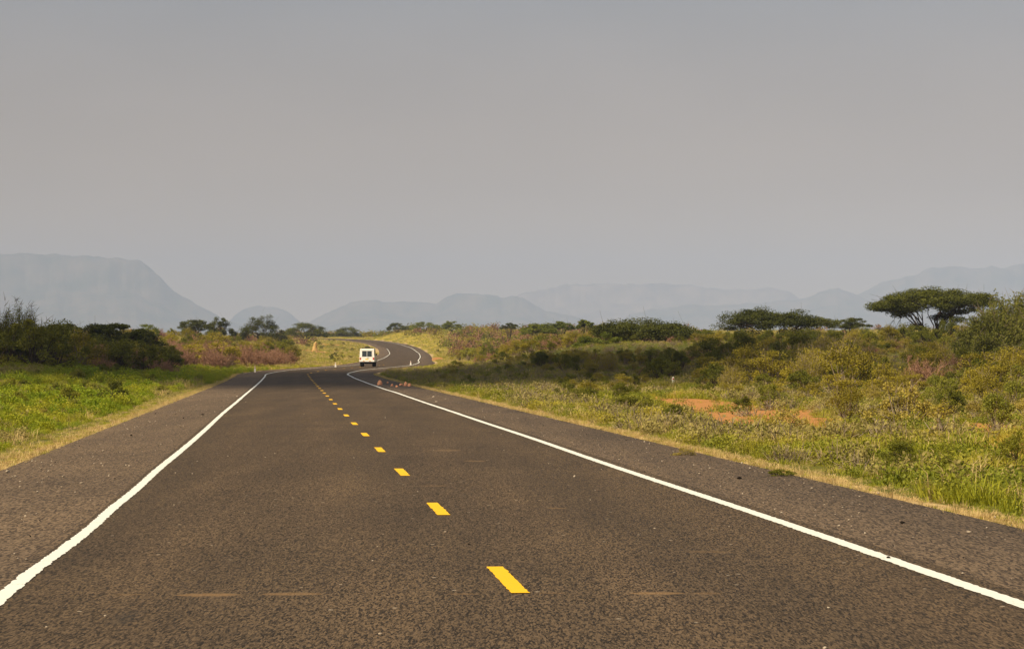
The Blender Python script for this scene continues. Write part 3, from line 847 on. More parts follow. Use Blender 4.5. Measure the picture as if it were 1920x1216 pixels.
single('deep', 1688, 868, 120, 52, 'dark green shrub with deep shade beside the small orange soil patch')
single('deep', 1775, 884, 90, 42, 'dark low shrub directly below the small orange soil patch')
single('green', 1905, 872, 80, 70, 'rounded green shrub cut by the right edge near the verge')
single('gold', 1690, 800, 170, 86, 'broad yellow shrub above the dark green shrub on the verge')
single('gold', 1480, 806, 110, 52, 'greyish yellow shrub at the right end of the large orange patch')
single('halfdry', 1455, 800, 90, 46, 'thin grey twig shrub right of the large orange patch')
single('green', 1392, 768, 62, 30, 'small green shrub standing inside the large orange patch')
single('green', 1265, 790, 76, 40, 'low green shrub at the left end of the large orange patch')
single('deep', 1180, 768, 130, 36, 'low dark green shrub left of the large orange patch')
single('deep', 1090, 752, 120, 30, 'low dark green shrub between road verge and brown thicket')
single('light', 1870, 812, 110, 82, 'bright green shrub at the right above the orange patches')
single('olive', 1590, 792, 120, 70, 'olive shrub between the two orange patches')
single('halfdry', 1905, 760, 90, 60, 'grey brown twig shrub at the far right edge')
single('light', 1555, 850, 80, 26, 'low pale green clump on the verge left of the dark green shrub')
single('wand', 1512, 742, 70, 96, 'tall thin bush with a pale forked trunk at the thicket edge')
single('gold', 1285, 852, 70, 26, 'low straw coloured clump near the shoulder')
single('green', 1462, 890, 80, 26, 'low green herb clump close to the right shoulder')

# ------------------------------------------------------------------ grass (uncountable ground cover)
def tuft_protos():
    c = bpy.data.collections.new('tuft_shapes')
    g = np.random.default_rng(5)
    out = []
    def blade_tuft(n, h, spread, wid, lean, mat, seed):
        q = np.random.default_rng(seed); mb = MB()
        a = q.uniform(0, 6.28, n); r = spread*np.sqrt(q.uniform(0, 1, n))
        base = np.stack([np.cos(a)*r, np.sin(a)*r, np.full(n, -.02)], 1)
        mb.blades(base, a + q.normal(size=n)*.7, h*q.uniform(.45, 1.1, n), lean*q.uniform(.2, 1.2, n), wid*q.uniform(.7, 1.3, n), np.clip(q.normal(size=n)*.22 + .5, 0, 1))
        return mb.mesh('tuft', M[mat])
    def herb(n, r, h, leaf, mat, seed):
        q = np.random.default_rng(seed); mb = MB()
        p = q.normal(size=(n, 3)); p /= np.linalg.norm(p, axis=1)[:, None]
        p *= q.uniform(.4, 1, (n, 1))*np.array([[r, r, h]]); p[:, 2] = np.abs(p[:, 2])
        mb.leaves(p, leaf, leaf*.5, .35, np.clip(q.normal(size=n)*.22 + .5, 0, 1), 0, q)
        return mb.mesh('tuft', M[mat])
    def twigs(n, r, h, seed):
        q = np.random.default_rng(seed); mb = MB()
        d = q.normal(size=(n, 3)); d[:, 2] = np.abs(d[:, 2]) + .25; d /= np.linalg.norm(d, axis=1)[:, None]
        b = q.normal(size=(n, 3))*np.array([[r*.35, r*.35, 0]])
        mb.tubes(b, b + d*np.array([[r, r, h]])*q.uniform(.5, 1.1, (n, 1)), .007, .003, 3, q.uniform(0, 1, n))
        p = b + d*np.array([[r, r, h]])*q.uniform(.3, 1.1, (n, 1))
        mb.leaves(p, .06, .03, .2, q.uniform(0, 1, n), 1, q)
        return mb.mesh('tuft', [M['twig_grey'], M['herb_grey']])
    ms = [blade_tuft(56, .19, .16, .0085, 1., 'grass_green', 1), blade_tuft(56, .15, .18, .0085, 1.1, 'grass_green', 2),   # 0 1
          blade_tuft(44, .24, .15, .007, .9, 'grass_straw', 3), blade_tuft(28, .14, .17, .012, 1.1, 'grass_straw', 4),  # 2 3
          herb(110, .17, .20, .045, 'herb', 5), herb(130, .20, .16, .040, 'herb', 6),                                    # 4 5
          blade_tuft(60, .26, .18, .012, .95, 'grass_lush', 7), herb(150, .20, .27, .052, 'grass_lush', 8),             # 6 7
          twigs(46, .24, .26, 9), herb(60, .18, .22, .05, 'herb_grey', 10)]                                            # 8 9
    for i, me in enumerate(ms):
        o = bpy.data.objects.new('tuft_%02d' % i, me); c.objects.link(o)
    return c


TUFTS = tuft_protos()


def gn_scatter(name, pts, scl, rot, idx, coll, label, cat):
    me = bpy.data.meshes.new(name)
    me.vertices.add(len(pts)); me.vertices.foreach_set('co', np.asarray(pts, np.float32).ravel())
    for n, t, a in (('scl', 'FLOAT_VECTOR', scl), ('rot', 'FLOAT_VECTOR', rot)):
        at_ = me.attributes.new(n, t, 'POINT'); at_.data.foreach_set('vector', np.asarray(a, np.float32).ravel())
    at_ = me.attributes.new('pick', 'INT', 'POINT'); at_.data.foreach_set('value', np.asarray(idx, np.int32))
    o = tag(obj(name, me), label, cat, kind='stuff')
    ng = bpy.data.node_groups.new(name, 'GeometryNodeTree')
    ng.interface.new_socket('Geometry', in_out='INPUT', socket_type='NodeSocketGeometry')
    ng.interface.new_socket('Geometry', in_out='OUTPUT', socket_type='NodeSocketGeometry')
    gi, go = ng.nodes.new('NodeGroupInput'), ng.nodes.new('NodeGroupOutput')
    ci = ng.nodes.new('GeometryNodeCollectionInfo'); ci.inputs['Collection'].default_value = coll
    ci.inputs['Separate Children'].default_value = True; ci.inputs['Reset Children'].default_value = True
    iop = ng.nodes.new('GeometryNodeInstanceOnPoints'); iop.inputs['Pick Instance'].default_value = True
    def attr(n, t):
        a = ng.nodes.new('GeometryNodeInputNamedAttribute'); a.data_type = t; a.inputs['Name'].default_value = n
        return a.outputs['Attribute']
    L = ng.links.new
    L(gi.outputs[0], iop.inputs['Points']); L(ci.outputs[0], iop.inputs['Instance'])
    L(attr('pick', 'INT'), iop.inputs['Instance Index'])
    e2r = ng.nodes.new('FunctionNodeEulerToRotation'); L(attr('rot', 'FLOAT_VECTOR'), e2r.inputs[0]); L(e2r.outputs[0], iop.inputs['Rotation'])
    L(attr('scl', 'FLOAT_VECTOR'), iop.inputs['Scale'])
    L(iop.outputs[0], go.inputs[0])
    md = o.modifiers.new('scatter', 'NODES'); md.node_group = ng
    return o


def area_points(d0, d1, dens, side, margin=.03):
    """uniform random ground points inside the widened view wedge on one side of the road."""
    g = rng
    t = .2133 + margin
    wmax = 2*t*d1 + 8
    n = int(dens*(d1 - d0)*wmax)
    y = g.uniform(d0, d1, n); x = g.uniform(-wmax/2, wmax/2, n)
    ok = np.abs(x) < t*y + 2
    x, y = x[ok], y[ok]
    xr = xroad(np.minimum(y, 785))
    ok = (x < xr) if side < 0 else (x > xr)
    x, y = x[ok], y[ok]
    return x, y


def grass(name, chunks, label):
    X, Y, I, S = [], [], [], []
    for x, y, i, s in chunks: X.append(x); Y.append(y); I.append(i); S.append(s)
    x, y, i, s = map(np.concatenate, (X, Y, I, S))
    z = ground_z(x, y)
    n = len(x)
    hs = s*rng.uniform(.75, 1.25, n)
    scl = np.stack([s, s, hs], 1)
    rot = np.stack([rng.normal(size=n)*.12, rng.normal(size=n)*.12, rng.uniform(0, 6.28, n)], 1)
    print(name, n)
    return gn_scatter(name, np.stack([x, y, z - .01], 1), scl, rot, i, TUFTS, label, 'grass')


def pick(n, weights):
    ks = list(weights); w = np.array([weights[k] for k in ks], float); w /= w.sum()
    return rng.choice(ks, size=n, p=w)


def edge_jit(x, y): return .35*(N2.fbm(x*.6, y*.35) - .35)


# left: lush green
x, y = area_points(30, 190, 26, -1)
off, _ = road_near(x, y)
e = -off + EDGE_L - edge_jit(x, y)
keep = e > .0
x, y, e = x[keep], y[keep], e[keep]
thin = (rng.random(len(x)) < np.where(y > 125, .55, 1.0)); x, y, e = x[thin], y[thin], e[thin]
nz = N1.fbm(x*.35, y*.2)
i = np.where(e < .55 + .7*N3(x*.4, y*.3), pick(len(x), {3: 3, 1: 3.5, 2: .7}), np.where(nz > .52, pick(len(x), {6: 4, 7: 4, 4: 1}), pick(len(x), {6: 2.5, 7: 2, 4: 2.5, 0: 3, 2: .5, 9: .5})))
cl = N2.fbm(x*1.3 + 7, y*.8, 3)
s = np.where(e < 1.1, .5, (.28 + 1.45*smooth(.35, .75, cl))*(.6 + .8*nz))*np.where(y > 120, 1.25, 1.)
pt = N3.fbm(x*.22 + 11, y*.10)
i = np.where((pt > .60) & (e > .5), pick(len(x), {2: 2, 9: 3, 3: 1, 0: 2}), i)
grass('lush_grass', [(x, y, i, s)], 'lush bright green grass and weeds along the left verge')

# right verge: yellow green with straw, herbs and dry twigs
x, y = area_points(19, 150, 26, 1)
off, _ = road_near(x, y)
e = off - EDGE_R - edge_jit(x, y)
so = soil_at(x, y)
keep = (e > .02) & (rng.random(len(x)) > np.clip(so*1.9 - .15, 0, .96))
keep &= (rng.random(len(x)) < np.where(y > 115, .5, 1.0))
x, y, e = x[keep], y[keep], e[keep]
nz = N1.fbm(x*.5 + 40, y*.25); n2 = N3.fbm(x*.3, y*.15)
i = np.where(e < .35 + .4*N3(x*.6, y*.4), pick(len(x), {3: 5, 2: 1, 1: 1}),
    np.where(nz > .56, pick(len(x), {2: 1.0, 8: .7, 9: 2.5, 0: 2, 5: 2}),
    np.where(n2 > .5, pick(len(x), {0: 4, 1: 4, 4: 2, 5: 2, 2: .5}), pick(len(x), {1: 3, 4: 3, 5: 3, 9: 1.2, 2: .6}))))
cl = N2.fbm(x*1.5 + 3, y*.9, 3)
s = np.where(e < .6, .5, (.22 + 1.65*smooth(.34, .75, cl))*(.7 + .6*n2))
grass('verge_grass', [(x, y, i, s)], 'yellow green verge grass mixed with straw and dry twigs right of the road')

# dry straw fringe right against the tarmac
ch = []
for side in (-1, 1):
    x, y = area_points(14, 210, 85, side)
    off, _ = road_near(x, y)
    e = (-off + EDGE_L) if side < 0 else (off - EDGE_R)
    wd = -.22 + 1.05*N2.fbm(x*.8 + 2, y*.55)**1.2
    k = (e > -.10) & (e < wd)
    x, y = x[k], y[k]
    ch.append((x, y, pick(len(x), {3: 5, 2: 1.5, 1: 1.2}), rng.uniform(.30, .75, len(x))))
grass('straw_fringe', ch, 'dry straw coloured grass fringe along both tarmac edges')

# open fields farther off
ch = []
for side, dens in ((-1, 2.6), (1, 2.6)):
    x, y = area_points(150, 420, dens, side)
    off, _ = road_near(x, y); a = np.abs(off)
    uu = np.abs(x - xroad(y))
    keep = (a > 6.4) & (rng.random(len(x)) > soil_at(x, y)*1.3) & (rng.random(len(x)) > .75*smooth(14, 22, uu)*(y > 190 if side > 0 else y > 240))
    x, y = x[keep], y[keep]
    nz = N1.fbm(x*.15, y*.06)
    i = np.where(y < 235, pick(len(x), {6: 2, 7: 2, 4: 3, 0: 2} if side < 0 else {5: 3, 9: 2.5, 4: 2.5, 2: 1.2, 8: 1.5}), np.where(nz > .5, pick(len(x), {2: 3.5, 0: 3, 9: 2}), pick(len(x), {0: 4, 4: 2, 2: 1.2})))
    ch.append((x, y, i, rng.uniform(.9, 1.7, len(x))))
    x, y = area_points(420, 830, .55, side)
    off, _ = road_near(x, y); a = np.abs(off)
    keep = (a > 7.2) & (rng.random(len(x)) > soil_at(x, y)*1.2)
    x, y = x[keep], y[keep]
    i = pick(len(x), {2: 2.5, 0: 3, 4: 1.5, 9: 1})
    ch.append((x, y, i, rng.uniform(1.2, 2.6, len(x))))
grass('field_grass', ch, 'golden green grass of the open field around the far road bend')

# ------------------------------------------------------------------ stones and gravel
def stone_mesh(seed, mat, sub=2):
    import bmesh
    g = np.random.default_rng(seed)
    bm = bmesh.new(); bmesh.ops.create_icosphere(bm, subdivisions=sub, radius=1)
    ax = g.normal(size=(7, 3)); ax /= np.linalg.norm(ax, axis=1)[:, None]; cut = g.uniform(.55, .95, 7)
    for v in bm.verts:
        for a, c in zip(ax, cut):
            dd = v.co.dot(Vector(a))
            if dd > c: v.co -= Vector(a)*(dd - c)
        v.co += Vector(g.normal(size=3)*.03)
    me = bpy.data.meshes.new('stone'); bm.to_mesh(me); bm.free(); me.materials.append(mat)
    return me


stones = bpy.data.collections.new('gravel_shapes')
for i in range(4):
    stones.objects.link(bpy.data.objects.new('chip_%02d' % i, stone_mesh(40 + i, M['pale_stone'] if i < 3 else M['dark_lump'], 1)))
kk = rng.integers(60, 190, 1300)
side = rng.random(1300) < .5
o_ = np.where(side, rng.uniform(EDGE_L - .1, -3.8, 1300), rng.uniform(3.6, EDGE_R + .1, 1300))
o_ = np.where(rng.random(1300) < .12, rng.uniform(-3.6, 3.5, 1300), o_)
gx, gy = PX_[kk] + NX[kk]*o_, PY_[kk] + NY[kk]*o_ + rng.uniform(-.5, .5, 1300)
sz = np.clip(rng.lognormal(-4.75, .4, 1300), .004, .022)
gn_scatter('gravel', np.stack([gx, gy, zb(gy) + sz*.3 + .012*np.clip((3.7 - np.abs(o_))/2.5, 0, 1)], 1), np.stack([sz*1.2, sz, sz*.7], 1), rng.uniform(0, 6.28, (1300, 3))*np.array([[.1, .1, 1]]),
           rng.choice([0, 1, 2, 3], 1300, p=[.31, .31, .30, .08]), stones, 'loose pale and dark gravel chips lying on the road shoulders', 'gravel')

STM = [stone_mesh(60 + i, M['red_stone']) for i in range(4)]
for n, (px, py, s, lb) in enumerate(((712, 719, .24, 'upright red stone at the line end of the row on the right shoulder'), (735, 721, .15, 'flat red stone, first of the cluster right of the upright red stone'),
                                     (744, 723, .12, 'small low red stone in the middle of the shoulder cluster'), (752, 720, .17, 'red stone leaning against the tall pale red one'),
                                     (760, 720.5, .20, 'tallest pale red stone of the shoulder cluster'), (768, 721, .19, 'orange red stone touching the grass at the verge'),
                                     (727, 716, .12, 'small dark red stone behind the shoulder cluster'))):
    d = H*F/(py + 2 - HY); x = (px - 960)/F*d
    o = obj('red_stone', STM[n % 4]); o.location = (x, d, gz(x, d)*0 + float(zb(d)) + s*.25); o.scale = (s*.7, s*.6, s*(1.0 if n in (0, 4) else .6)); o.rotation_euler = (0, 0, n*1.3)
    tag(o, lb, 'stone', 'red stones across the right shoulder')
PSM = [stone_mesh(80 + i, M['pale_stone']) for i in range(3)]
DK = [stone_mesh(90 + i, M['dark_lump']) for i in range(3)]
for n, (px, py, s, nm, lb) in enumerate(((153, 904, .035, 'pale_stone', 'white pebble on the left shoulder beside the white line'), (14, 883, .06, 'pale_stone', 'white stone at the grass edge of the left shoulder'),
                                         (813, 743, .10, 'pale_stone', 'pale stone on the right shoulder near the bend'), (818, 752, .08, 'pale_stone', 'tan stone just below the pale one near the bend'),
                                         (445, 742, .09, 'pale_stone', 'white stone touching the left edge line near the crest'), (246, 815, .05, 'dark_clod', 'dark clod on the left shoulder by the dirt edge'),
                                         (380, 776, .07, 'dark_clod', 'dark clod on the left shoulder near the crest'), (1386, 895, .06, 'dark_clod', 'dark clod on the right shoulder beside the line'),
                                         (1692, 978, .045, 'dark_clod', 'flat dark scrap on the right shoulder'), (1817, 996, .035, 'pale_stone', 'pale pebble on the right shoulder below the dark scrap'),
                                         (1466, 960, .03, 'pale_stone', 'tiny pale pebble between white line and dark scrap'))):
    d = H*F/(py + 1 - HY); x = (px - 960)/F*d
    o = obj(nm, (PSM if nm == 'pale_stone' else DK)[n % 3]); o.location = (x, d, float(zb(d)) + s*.1); o.scale = (s*.7, s*.55, s*.35); o.rotation_euler = (0, 0, n)
    tag(o, lb, 'stone')

# ------------------------------------------------------------------ lathe / profile helpers
import bmesh


def bm_obj(name, bm, mat, parent=None, bevel=0., sm=True):
    if bevel:
        bmesh.ops.bevel(bm, geom=[e for e in bm.edges if e.calc_face_angle(0) > .5], offset=bevel, segments=2, affect='EDGES', profile=.6)
    bmesh.ops.recalc_face_normals(bm, faces=bm.faces)
    me = bpy.data.meshes.new(name); bm.to_mesh(me); bm.free()
    if sm:
        me.polygons.foreach_set('use_smooth', np.ones(len(me.polygons), bool)); me.set_sharp_from_angle(angle=R(40))
    me.materials.append(mat)
    return obj(name, me, parent)


def lathe(prof, seg=24, axis='Z'):
    bm = bmesh.new(); rings = []
    for r, z in prof:
        ring = []
        for i in range(seg):
            a = 2*math.pi*i/seg
            p = (r*math.cos(a), r*math.sin(a), z) if axis == 'Z' else (z, r*math.cos(a), r*math.sin(a))
            ring.append(bm.verts.new(p))
        rings.append(ring)
    for a, b in zip(rings[:-1], rings[1:]):
        for i in range(seg): bm.faces.new((a[i], a[(i + 1) % seg], b[(i + 1) % seg], b[i]))
    bm.faces.new(rings[0]); bm.faces.new(rings[-1])
    return bm


def bxm(bm, c, s):
    x, y, z = c; a, b, h = s[0]/2, s[1]/2, s[2]/2
    v = [bm.verts.new((x + i*a, y + j*b, z + k*h)) for k in (-1, 1) for j in (-1, 1) for i in (-1, 1)]
    for f in ((0, 2, 3, 1), (4, 5, 7, 6), (0, 1, 5, 4), (2, 6, 7, 3), (0, 4, 6, 2), (1, 3, 7, 5)): bm.faces.new([v[i] for i in f])
    return bm


def prism_x(prof, x0, x1):
    bm = bmesh.new()
    a = [bm.verts.new((x0, y, z)) for y, z in prof]; b = [bm.verts.new((x1, y, z)) for y, z in prof]
    bm.faces.new(a); bm.faces.new(b[::-1])
    n = len(prof)
    for i in range(n): bm.faces.new((a[i], b[i], b[(i + 1) % n], a[(i + 1) % n]))
    return bm


def prism_y(prof, y0, y1):
    bm = bmesh.new()
    a = [bm.verts.new((x, y0, z)) for x, z in prof]; b = [bm.verts.new((x, y1, z)) for x, z in prof]
    bm.faces.new(a); bm.faces.new(b[::-1])
    n = len(prof)
    for i in range(n): bm.faces.new((a[i], b[i], b[(i + 1) % n], a[(i + 1) % n]))
    return bm


# ------------------------------------------------------------------ white marker posts
for px, py, d, hv, lb in ((478, 690, 216, .42, 'white marker post in front of the dry brown shrubs left of the road'), (629, 690, 262, .40, 'white marker post on the outside of the bend, left of the van'),
                          (770, 687, 292, .40, 'white marker post on the inside of the bend, right of the van'), (1262, 718, 131, .42, 'white marker post standing alone in front of the right thicket')):
    x = (px - 960)/F*d
    off = road_near([x], [d])[0][0]
    z = gz(x, d) if abs(off) > 6 else float(zb(d))
    t = empty('marker_post', (x, d, z), .1); tag(t, lb, 'marker post', 'white roadside marker posts')
    h = hv + .12
    w = .085
    bm = prism_y([(-w, -.1), (w, -.1), (w*.95, h*.55), (w*.62, h*.62), (w*.62, h*.9), (w*.35, h), (-w*.35, h), (-w*.62, h*.9), (-w*.62, h*.62), (-w*.95, h*.55)], -.05, .05)
    bm_obj('post_body', bm, M['post_white'], t, .008)
    bm_obj('reflector', bxm(bmesh.new(), (0, -.054, h*.78), (.07, .012, .07)), M['reflector'], t, .003)

# ------------------------------------------------------------------ termite mound in the far field
def mound(px, d, h, r, label, seed):
    g = np.random.default_rng(seed)
    bm = bmesh.new(); bmesh.ops.create_icosphere(bm, subdivisions=4, radius=1)
    nn = Noise2(seed)
    for v in bm.verts:
        zz = (v.co.z + 1)/2
        k = (1.15 - .8*zz**.7)*(.8 + .5*float(nn.fbm(math.atan2(v.co.y, v.co.x)*2.2 + 9, zz*5)))
        l = math.hypot(v.co.x, v.co.y) + 1e-6
        rr = min(1, l/max(1e-3, math.sqrt(max(1e-4, 1 - v.co.z**2))))
        s = math.sqrt(max(0, 1 - max(0, zz - .75)**2/.0626))
        v.co.x, v.co.y = v.co.x/l*r*k*rr*s, v.co.y/l*r*k*rr*s
        v.co.z = zz*h - .15
        v.co.x += .12*h*zz*zz
    x = (px - 960)/F*d
    o = bm_obj('termite_mound', bm, M['mound']); o.location = (x, d, gz(x, d))
    tag(o, label, 'mound')


mound(590, 505, 2.2, .6, 'small tan termite mound in the yellow field left of the van', 5)

# ------------------------------------------------------------------ white van seen from behind
def make_van(px, d):
    x = (px - 960)/F*d
    k = int(np.argmin((PX_ - x)**2 + (PY_ - d)**2))
    rz = math.atan2(-TX[k], TY[k]) + .03
    t = empty('van', (x, d, float(zb(d)) + .004), rz)
    tag(t, 'white boxy off road van driving away on the road bend, seen from behind', 'van')
    L, W = 4.7, 1.84
    hw = W/2
    t.scale = (.90, .92, .92)
    # body shell: side profile (y forward) with bonnet
    prof = [(0, .62), (0, 1.15), (.04, 1.62), (.12, 2.12), (.3, 2.2), (2.5, 2.22), (2.75, 2.15), (3.25, 1.42), (4.55, 1.30), (4.68, 1.2), (4.7, .62),
            (4.42, .60), (4.33, .84), (4.1, .96), (3.8, .96), (3.57, .84), (3.48, .60), (1.42, .60), (1.33, .84), (1.1, .96), (.8, .96), (.57, .84), (.48, .60)]
    bm = prism_x(prof, -hw, hw)
    for v in bm.verts:                                    # tumblehome
        if v.co.z > 1.2: v.co.x *= 1 - .075*(v.co.z - 1.2)
    body = bm_obj('body', bm, M['car_white'], t, .05)
    ch = bmesh.new(); bxm(ch, (0, 2.35, .52), (1.3, 4.3, .22)); bxm(ch, (0, .95, .45), (1.3, .16, .16)); bxm(ch, (0, 3.95, .45), (1.3, .16, .16)); bxm(ch, (.28, .6, .55), (.3, .5, .2))
    bm_obj('chassis', ch, M['underbody'], t, .02)
    # rear door with window
    door = bm_obj('rear_door', prism_x([(-.022, .80), (-.022, 1.15), (.016, 1.62), (.088, 2.06), (.06, 2.06), (.05, .80)], -.70, .70), M['car_white'], t, .01)
    for s in (-1, 1):
        lo_, hi_ = (-.60, -.025) if s < 0 else (.025, .60)
        bm_obj('rear_window', prism_x([(-.032, 1.24), (.006, 1.62), (.067, 1.98), (.09, 1.98), (.02, 1.24)], lo_, hi_), M['glass'], t, .006)
    bm_obj('door_handle', bxm(bmesh.new(), (.12, -.045, 1.10), (.16, .04, .035)), M['underbody'], t, .008)
    bm_obj('number_plate', bxm(bmesh.new(), (0, -.036, .92), (.40, .015, .13)), M['plate'], t, .004)
    bm_obj('bumper', bxm(bmesh.new(), (0, -.07, .70), (1.86, .16, .16)), M['car_white'], t, .03)
    bm_obj('bumper', bxm(bmesh.new(), (0, 4.76, .66), (1.86, .14, .2)), M['steel'], t, .03)
    for s in (-1, 1):
        bm_obj('tail_light', bxm(bmesh.new(), (s*.81, -.012, .99), (.15, .05, .26)), M['lamp_red'], t, .01)
        bm_obj('indicator_light', bxm(bmesh.new(), (s*.38, -.155, .70), (.2, .02, .07)), M['lamp_amber'], t, .006)
        for y0, y1 in ((.35, 1.25), (1.32, 2.28)):
            bm_obj('side_window', prism_x([(y0, 1.38), (y0 + .04, 1.95), (y1, 1.97), (y1, 1.38)], s*.893 - .006, s*.893 + .006), M['glass'], t)
        mr = bm_obj('side_mirror', bxm(bmesh.new(), (s*1.02, 2.95, 1.48), (.16, .08, .24)), M['underbody'], t, .02)
        bm_obj('mud_flap', bxm(bmesh.new(), (s*.76, .42, .40), (.26, .015, .40)), M['rubber'], t)
        bm_obj('headlight', lathe([(.09, 0), (.09, .04), (.06, .06)], 16, 'Z'), M['steel'], t).matrix_local = __import__('mathutils').Matrix.Translation((s*.66, 4.68, 1.0)) @ __import__('mathutils').Matrix.Rotation(-math.pi/2, 4, 'X')
        for yw in (.95, 3.95):
            w = obj('wheel', lathe([(.18, -.04), (.2, .04), (.1, .09)], 20, 'X') and bpy.data.meshes.new('wheel'), t)
            bmw = lathe([(.10, -.09), (.21, -.11), (.22, .11), (.10, .09)], 22, 'X'); bmw.to_mesh(w.data); bmw.free()
            w.data.materials.append(M['steel'])
            w.location = (s*.74, yw, .375)
            ty = bm_obj('tyre', lathe([(.215, -.115), (.33, -.125), (.372, -.09), (.375, .09), (.33, .125), (.215, .115)], 28, 'X'), M['rubber'], w)
    ws = bm_obj('windscreen', prism_x([(2.80, 2.10), (3.22, 1.48), (3.235, 1.50), (2.815, 2.12)], -.72, .72), M['glass'], t)
    rk = bmesh.new()
    for s in (-1, 1): bxm(rk, (s*.62, 1.3, 2.30), (.05, 1.7, .05))
    for yy in (.5, 1.0, 1.6, 2.1): bxm(rk, (0, yy, 2.285), (1.2, .05, .04))
    for s in (-1, 1):
        for yy in (.5, 2.1): bxm(rk, (s*.62, yy, 2.245), (.05, .05, .07))
    bm_obj('roof_rack', rk, M['underbody'], t)
    bm_obj('spare_wheel', lathe([(.12, -.02), (.30, -.07), (.33, .05), (.12, .08)], 22, 'Z'), M['rubber'], t).location = (0, 1.1, 2.375)


make_van(688, 268)

# ------------------------------------------------------------------ mountains
def mountain(name, pts, D, depth, seed, label, cliff=.35, mat='mountain'):
    depth = depth*2.2
    nn = Noise2(seed)
    px = np.linspace(pts[0][0], pts[-1][0], 340)
    f = np.interp(px, [p[0] for p in pts], [p[1] for p in pts])
    ker = np.ones(7)/7; f = np.convolve(np.pad(f, 3, 'edge'), ker, 'valid')
    f = f + (nn.fbm(px*.05, px*0 + 2, 5) - .5)*8
    h = H - (f - HY)/F*D
    h = np.maximum(h, 2)
    v = np.linspace(-1, 1, 61)
    X = np.repeat(((px - 960)/F*D)[None], len(v), 0)
    V = np.repeat(v[:, None], len(px), 1)
    gul = nn.fbm(X/D*60, V*1.4 + 3, 5)
    ridge = np.abs(nn.fbm(X/D*45 + 9, V*.8, 4) - .5)*2
    a = np.abs(V) + (gul - .5)*.16*smooth(0, .25, np.abs(V))
    a = np.clip(a, 0, 1)
    prof = np.where(a < .12, 1 - a*.25, 0) + np.where(a >= .12, (.97 - cliff*smooth(.12, .24, a))*(1 - smooth(.0, 1.02, (a - .12)/.88)), 0)
    Z = -5 + (h[None] + 5)*prof - ridge*.05*h[None]*smooth(.05, .3, np.abs(V))*(1 - smooth(.7, 1, np.abs(V)))
    Y = D + V*depth
    vv = np.stack([X*(Y/D), Y, Z], -1).reshape(-1, 3)
    i = np.arange(len(v)*len(px)).reshape(len(v), len(px))
    q = np.stack([i[:-1, :-1], i[:-1, 1:], i[1:, 1:], i[1:, :-1]], -1).reshape(-1, 4)
    mb = MB(); mb.add(vv, q)
    o = obj(name, mb.mesh(name, M[mat], True))
    return tag(o, label, 'mountain', kind='structure')


def mountain_mat(name, a, b):
    m = NT(name)
    pos = m.n('ShaderNodeNewGeometry').outputs['Position']
    n_ = m.noise(pos, .006, 6, .6)
    return m.done(m.bsdf(m.mix(m.ramp(n_, .35, .65), a, b), .95, .1))


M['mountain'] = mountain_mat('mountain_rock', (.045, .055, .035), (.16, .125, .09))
M['mountain_haze_tint'] = mountain_mat('mountain_rock_haze_tint', (.13, .10, .075), (.27, .205, .15))  # haze painted in: rock colour lightened so the farthest mountain fades into the sky
mountain('mountain', [(-420, 520), (-250, 480), (-60, 476), (0, 475), (60, 475), (120, 478), (180, 481), (240, 485), (262, 489), (285, 505), (300, 522), (320, 540), (345, 557), (370, 572), (395, 586), (420, 598), (470, 612), (520, 630)],
         15200, 900, 21, 'flat topped blue mesa at the left', .3)
mountain('mountain', [(420, 610), (450, 584), (470, 577), (495, 574), (520, 574), (540, 583), (555, 597), (580, 620)], 17200, 500, 22, 'small faint hill behind the skyline trees', .2)
mountain('mountain', [(540, 622), (590, 600), (620, 585), (650, 570), (680, 561), (720, 565), (760, 565), (800, 570), (815, 570), (835, 558), (860, 551), (920, 553), (945, 558), (960, 553), (985, 560), (1000, 572), (1030, 583), (1060, 590), (1100, 600), (1150, 612), (1220, 630)],
         15800, 800, 23, 'blue double topped mountain in the middle', .2)
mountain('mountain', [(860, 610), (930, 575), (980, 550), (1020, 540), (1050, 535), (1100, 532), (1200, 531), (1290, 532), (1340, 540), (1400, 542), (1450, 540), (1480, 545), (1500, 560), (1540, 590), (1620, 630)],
         18600, 700, 24, 'very faint long mountain right of the middle', .2, 'mountain_haze_tint')
mountain('mountain', [(1120, 622), (1180, 590), (1230, 578), (1290, 571), (1350, 572), (1400, 568), (1450, 565), (1500, 560), (1540, 548), (1568, 538), (1590, 545), (1610, 553), (1640, 565), (1700, 590), (1800, 630)],
         17000, 700, 25, 'low blue ridge with a small pointed peak', .15)
mountain('mountain', [(1400, 625), (1480, 580), (1560, 566), (1600, 556), (1625, 547), (1640, 533), (1660, 525), (1715, 518), (1740, 502), (1800, 500), (1880, 501), (1920, 496), (2000, 492), (2200, 490), (2500, 505)],
         17400, 900, 26, 'stepped pale mesa at the right', .3)

# ------------------------------------------------------------------ light, sky, cloud, haze
ELEV = R(45)
az = math.atan2(-.66, -.75)                      # sun behind the camera and to its left
S = Vector((math.sin(az)*math.cos(ELEV), math.cos(az)*math.cos(ELEV), math.sin(ELEV)))
sl = bpy.data.lights.new('sun', 'SUN'); sl.energy = 5.0; sl.angle = R(.5); sl.color = (1.0, .83, .565)
so_ = bpy.data.objects.new('sun', sl); COL.objects.link(so_)
so_.rotation_euler = (-S).to_track_quat('-Z', 'Y').to_euler()

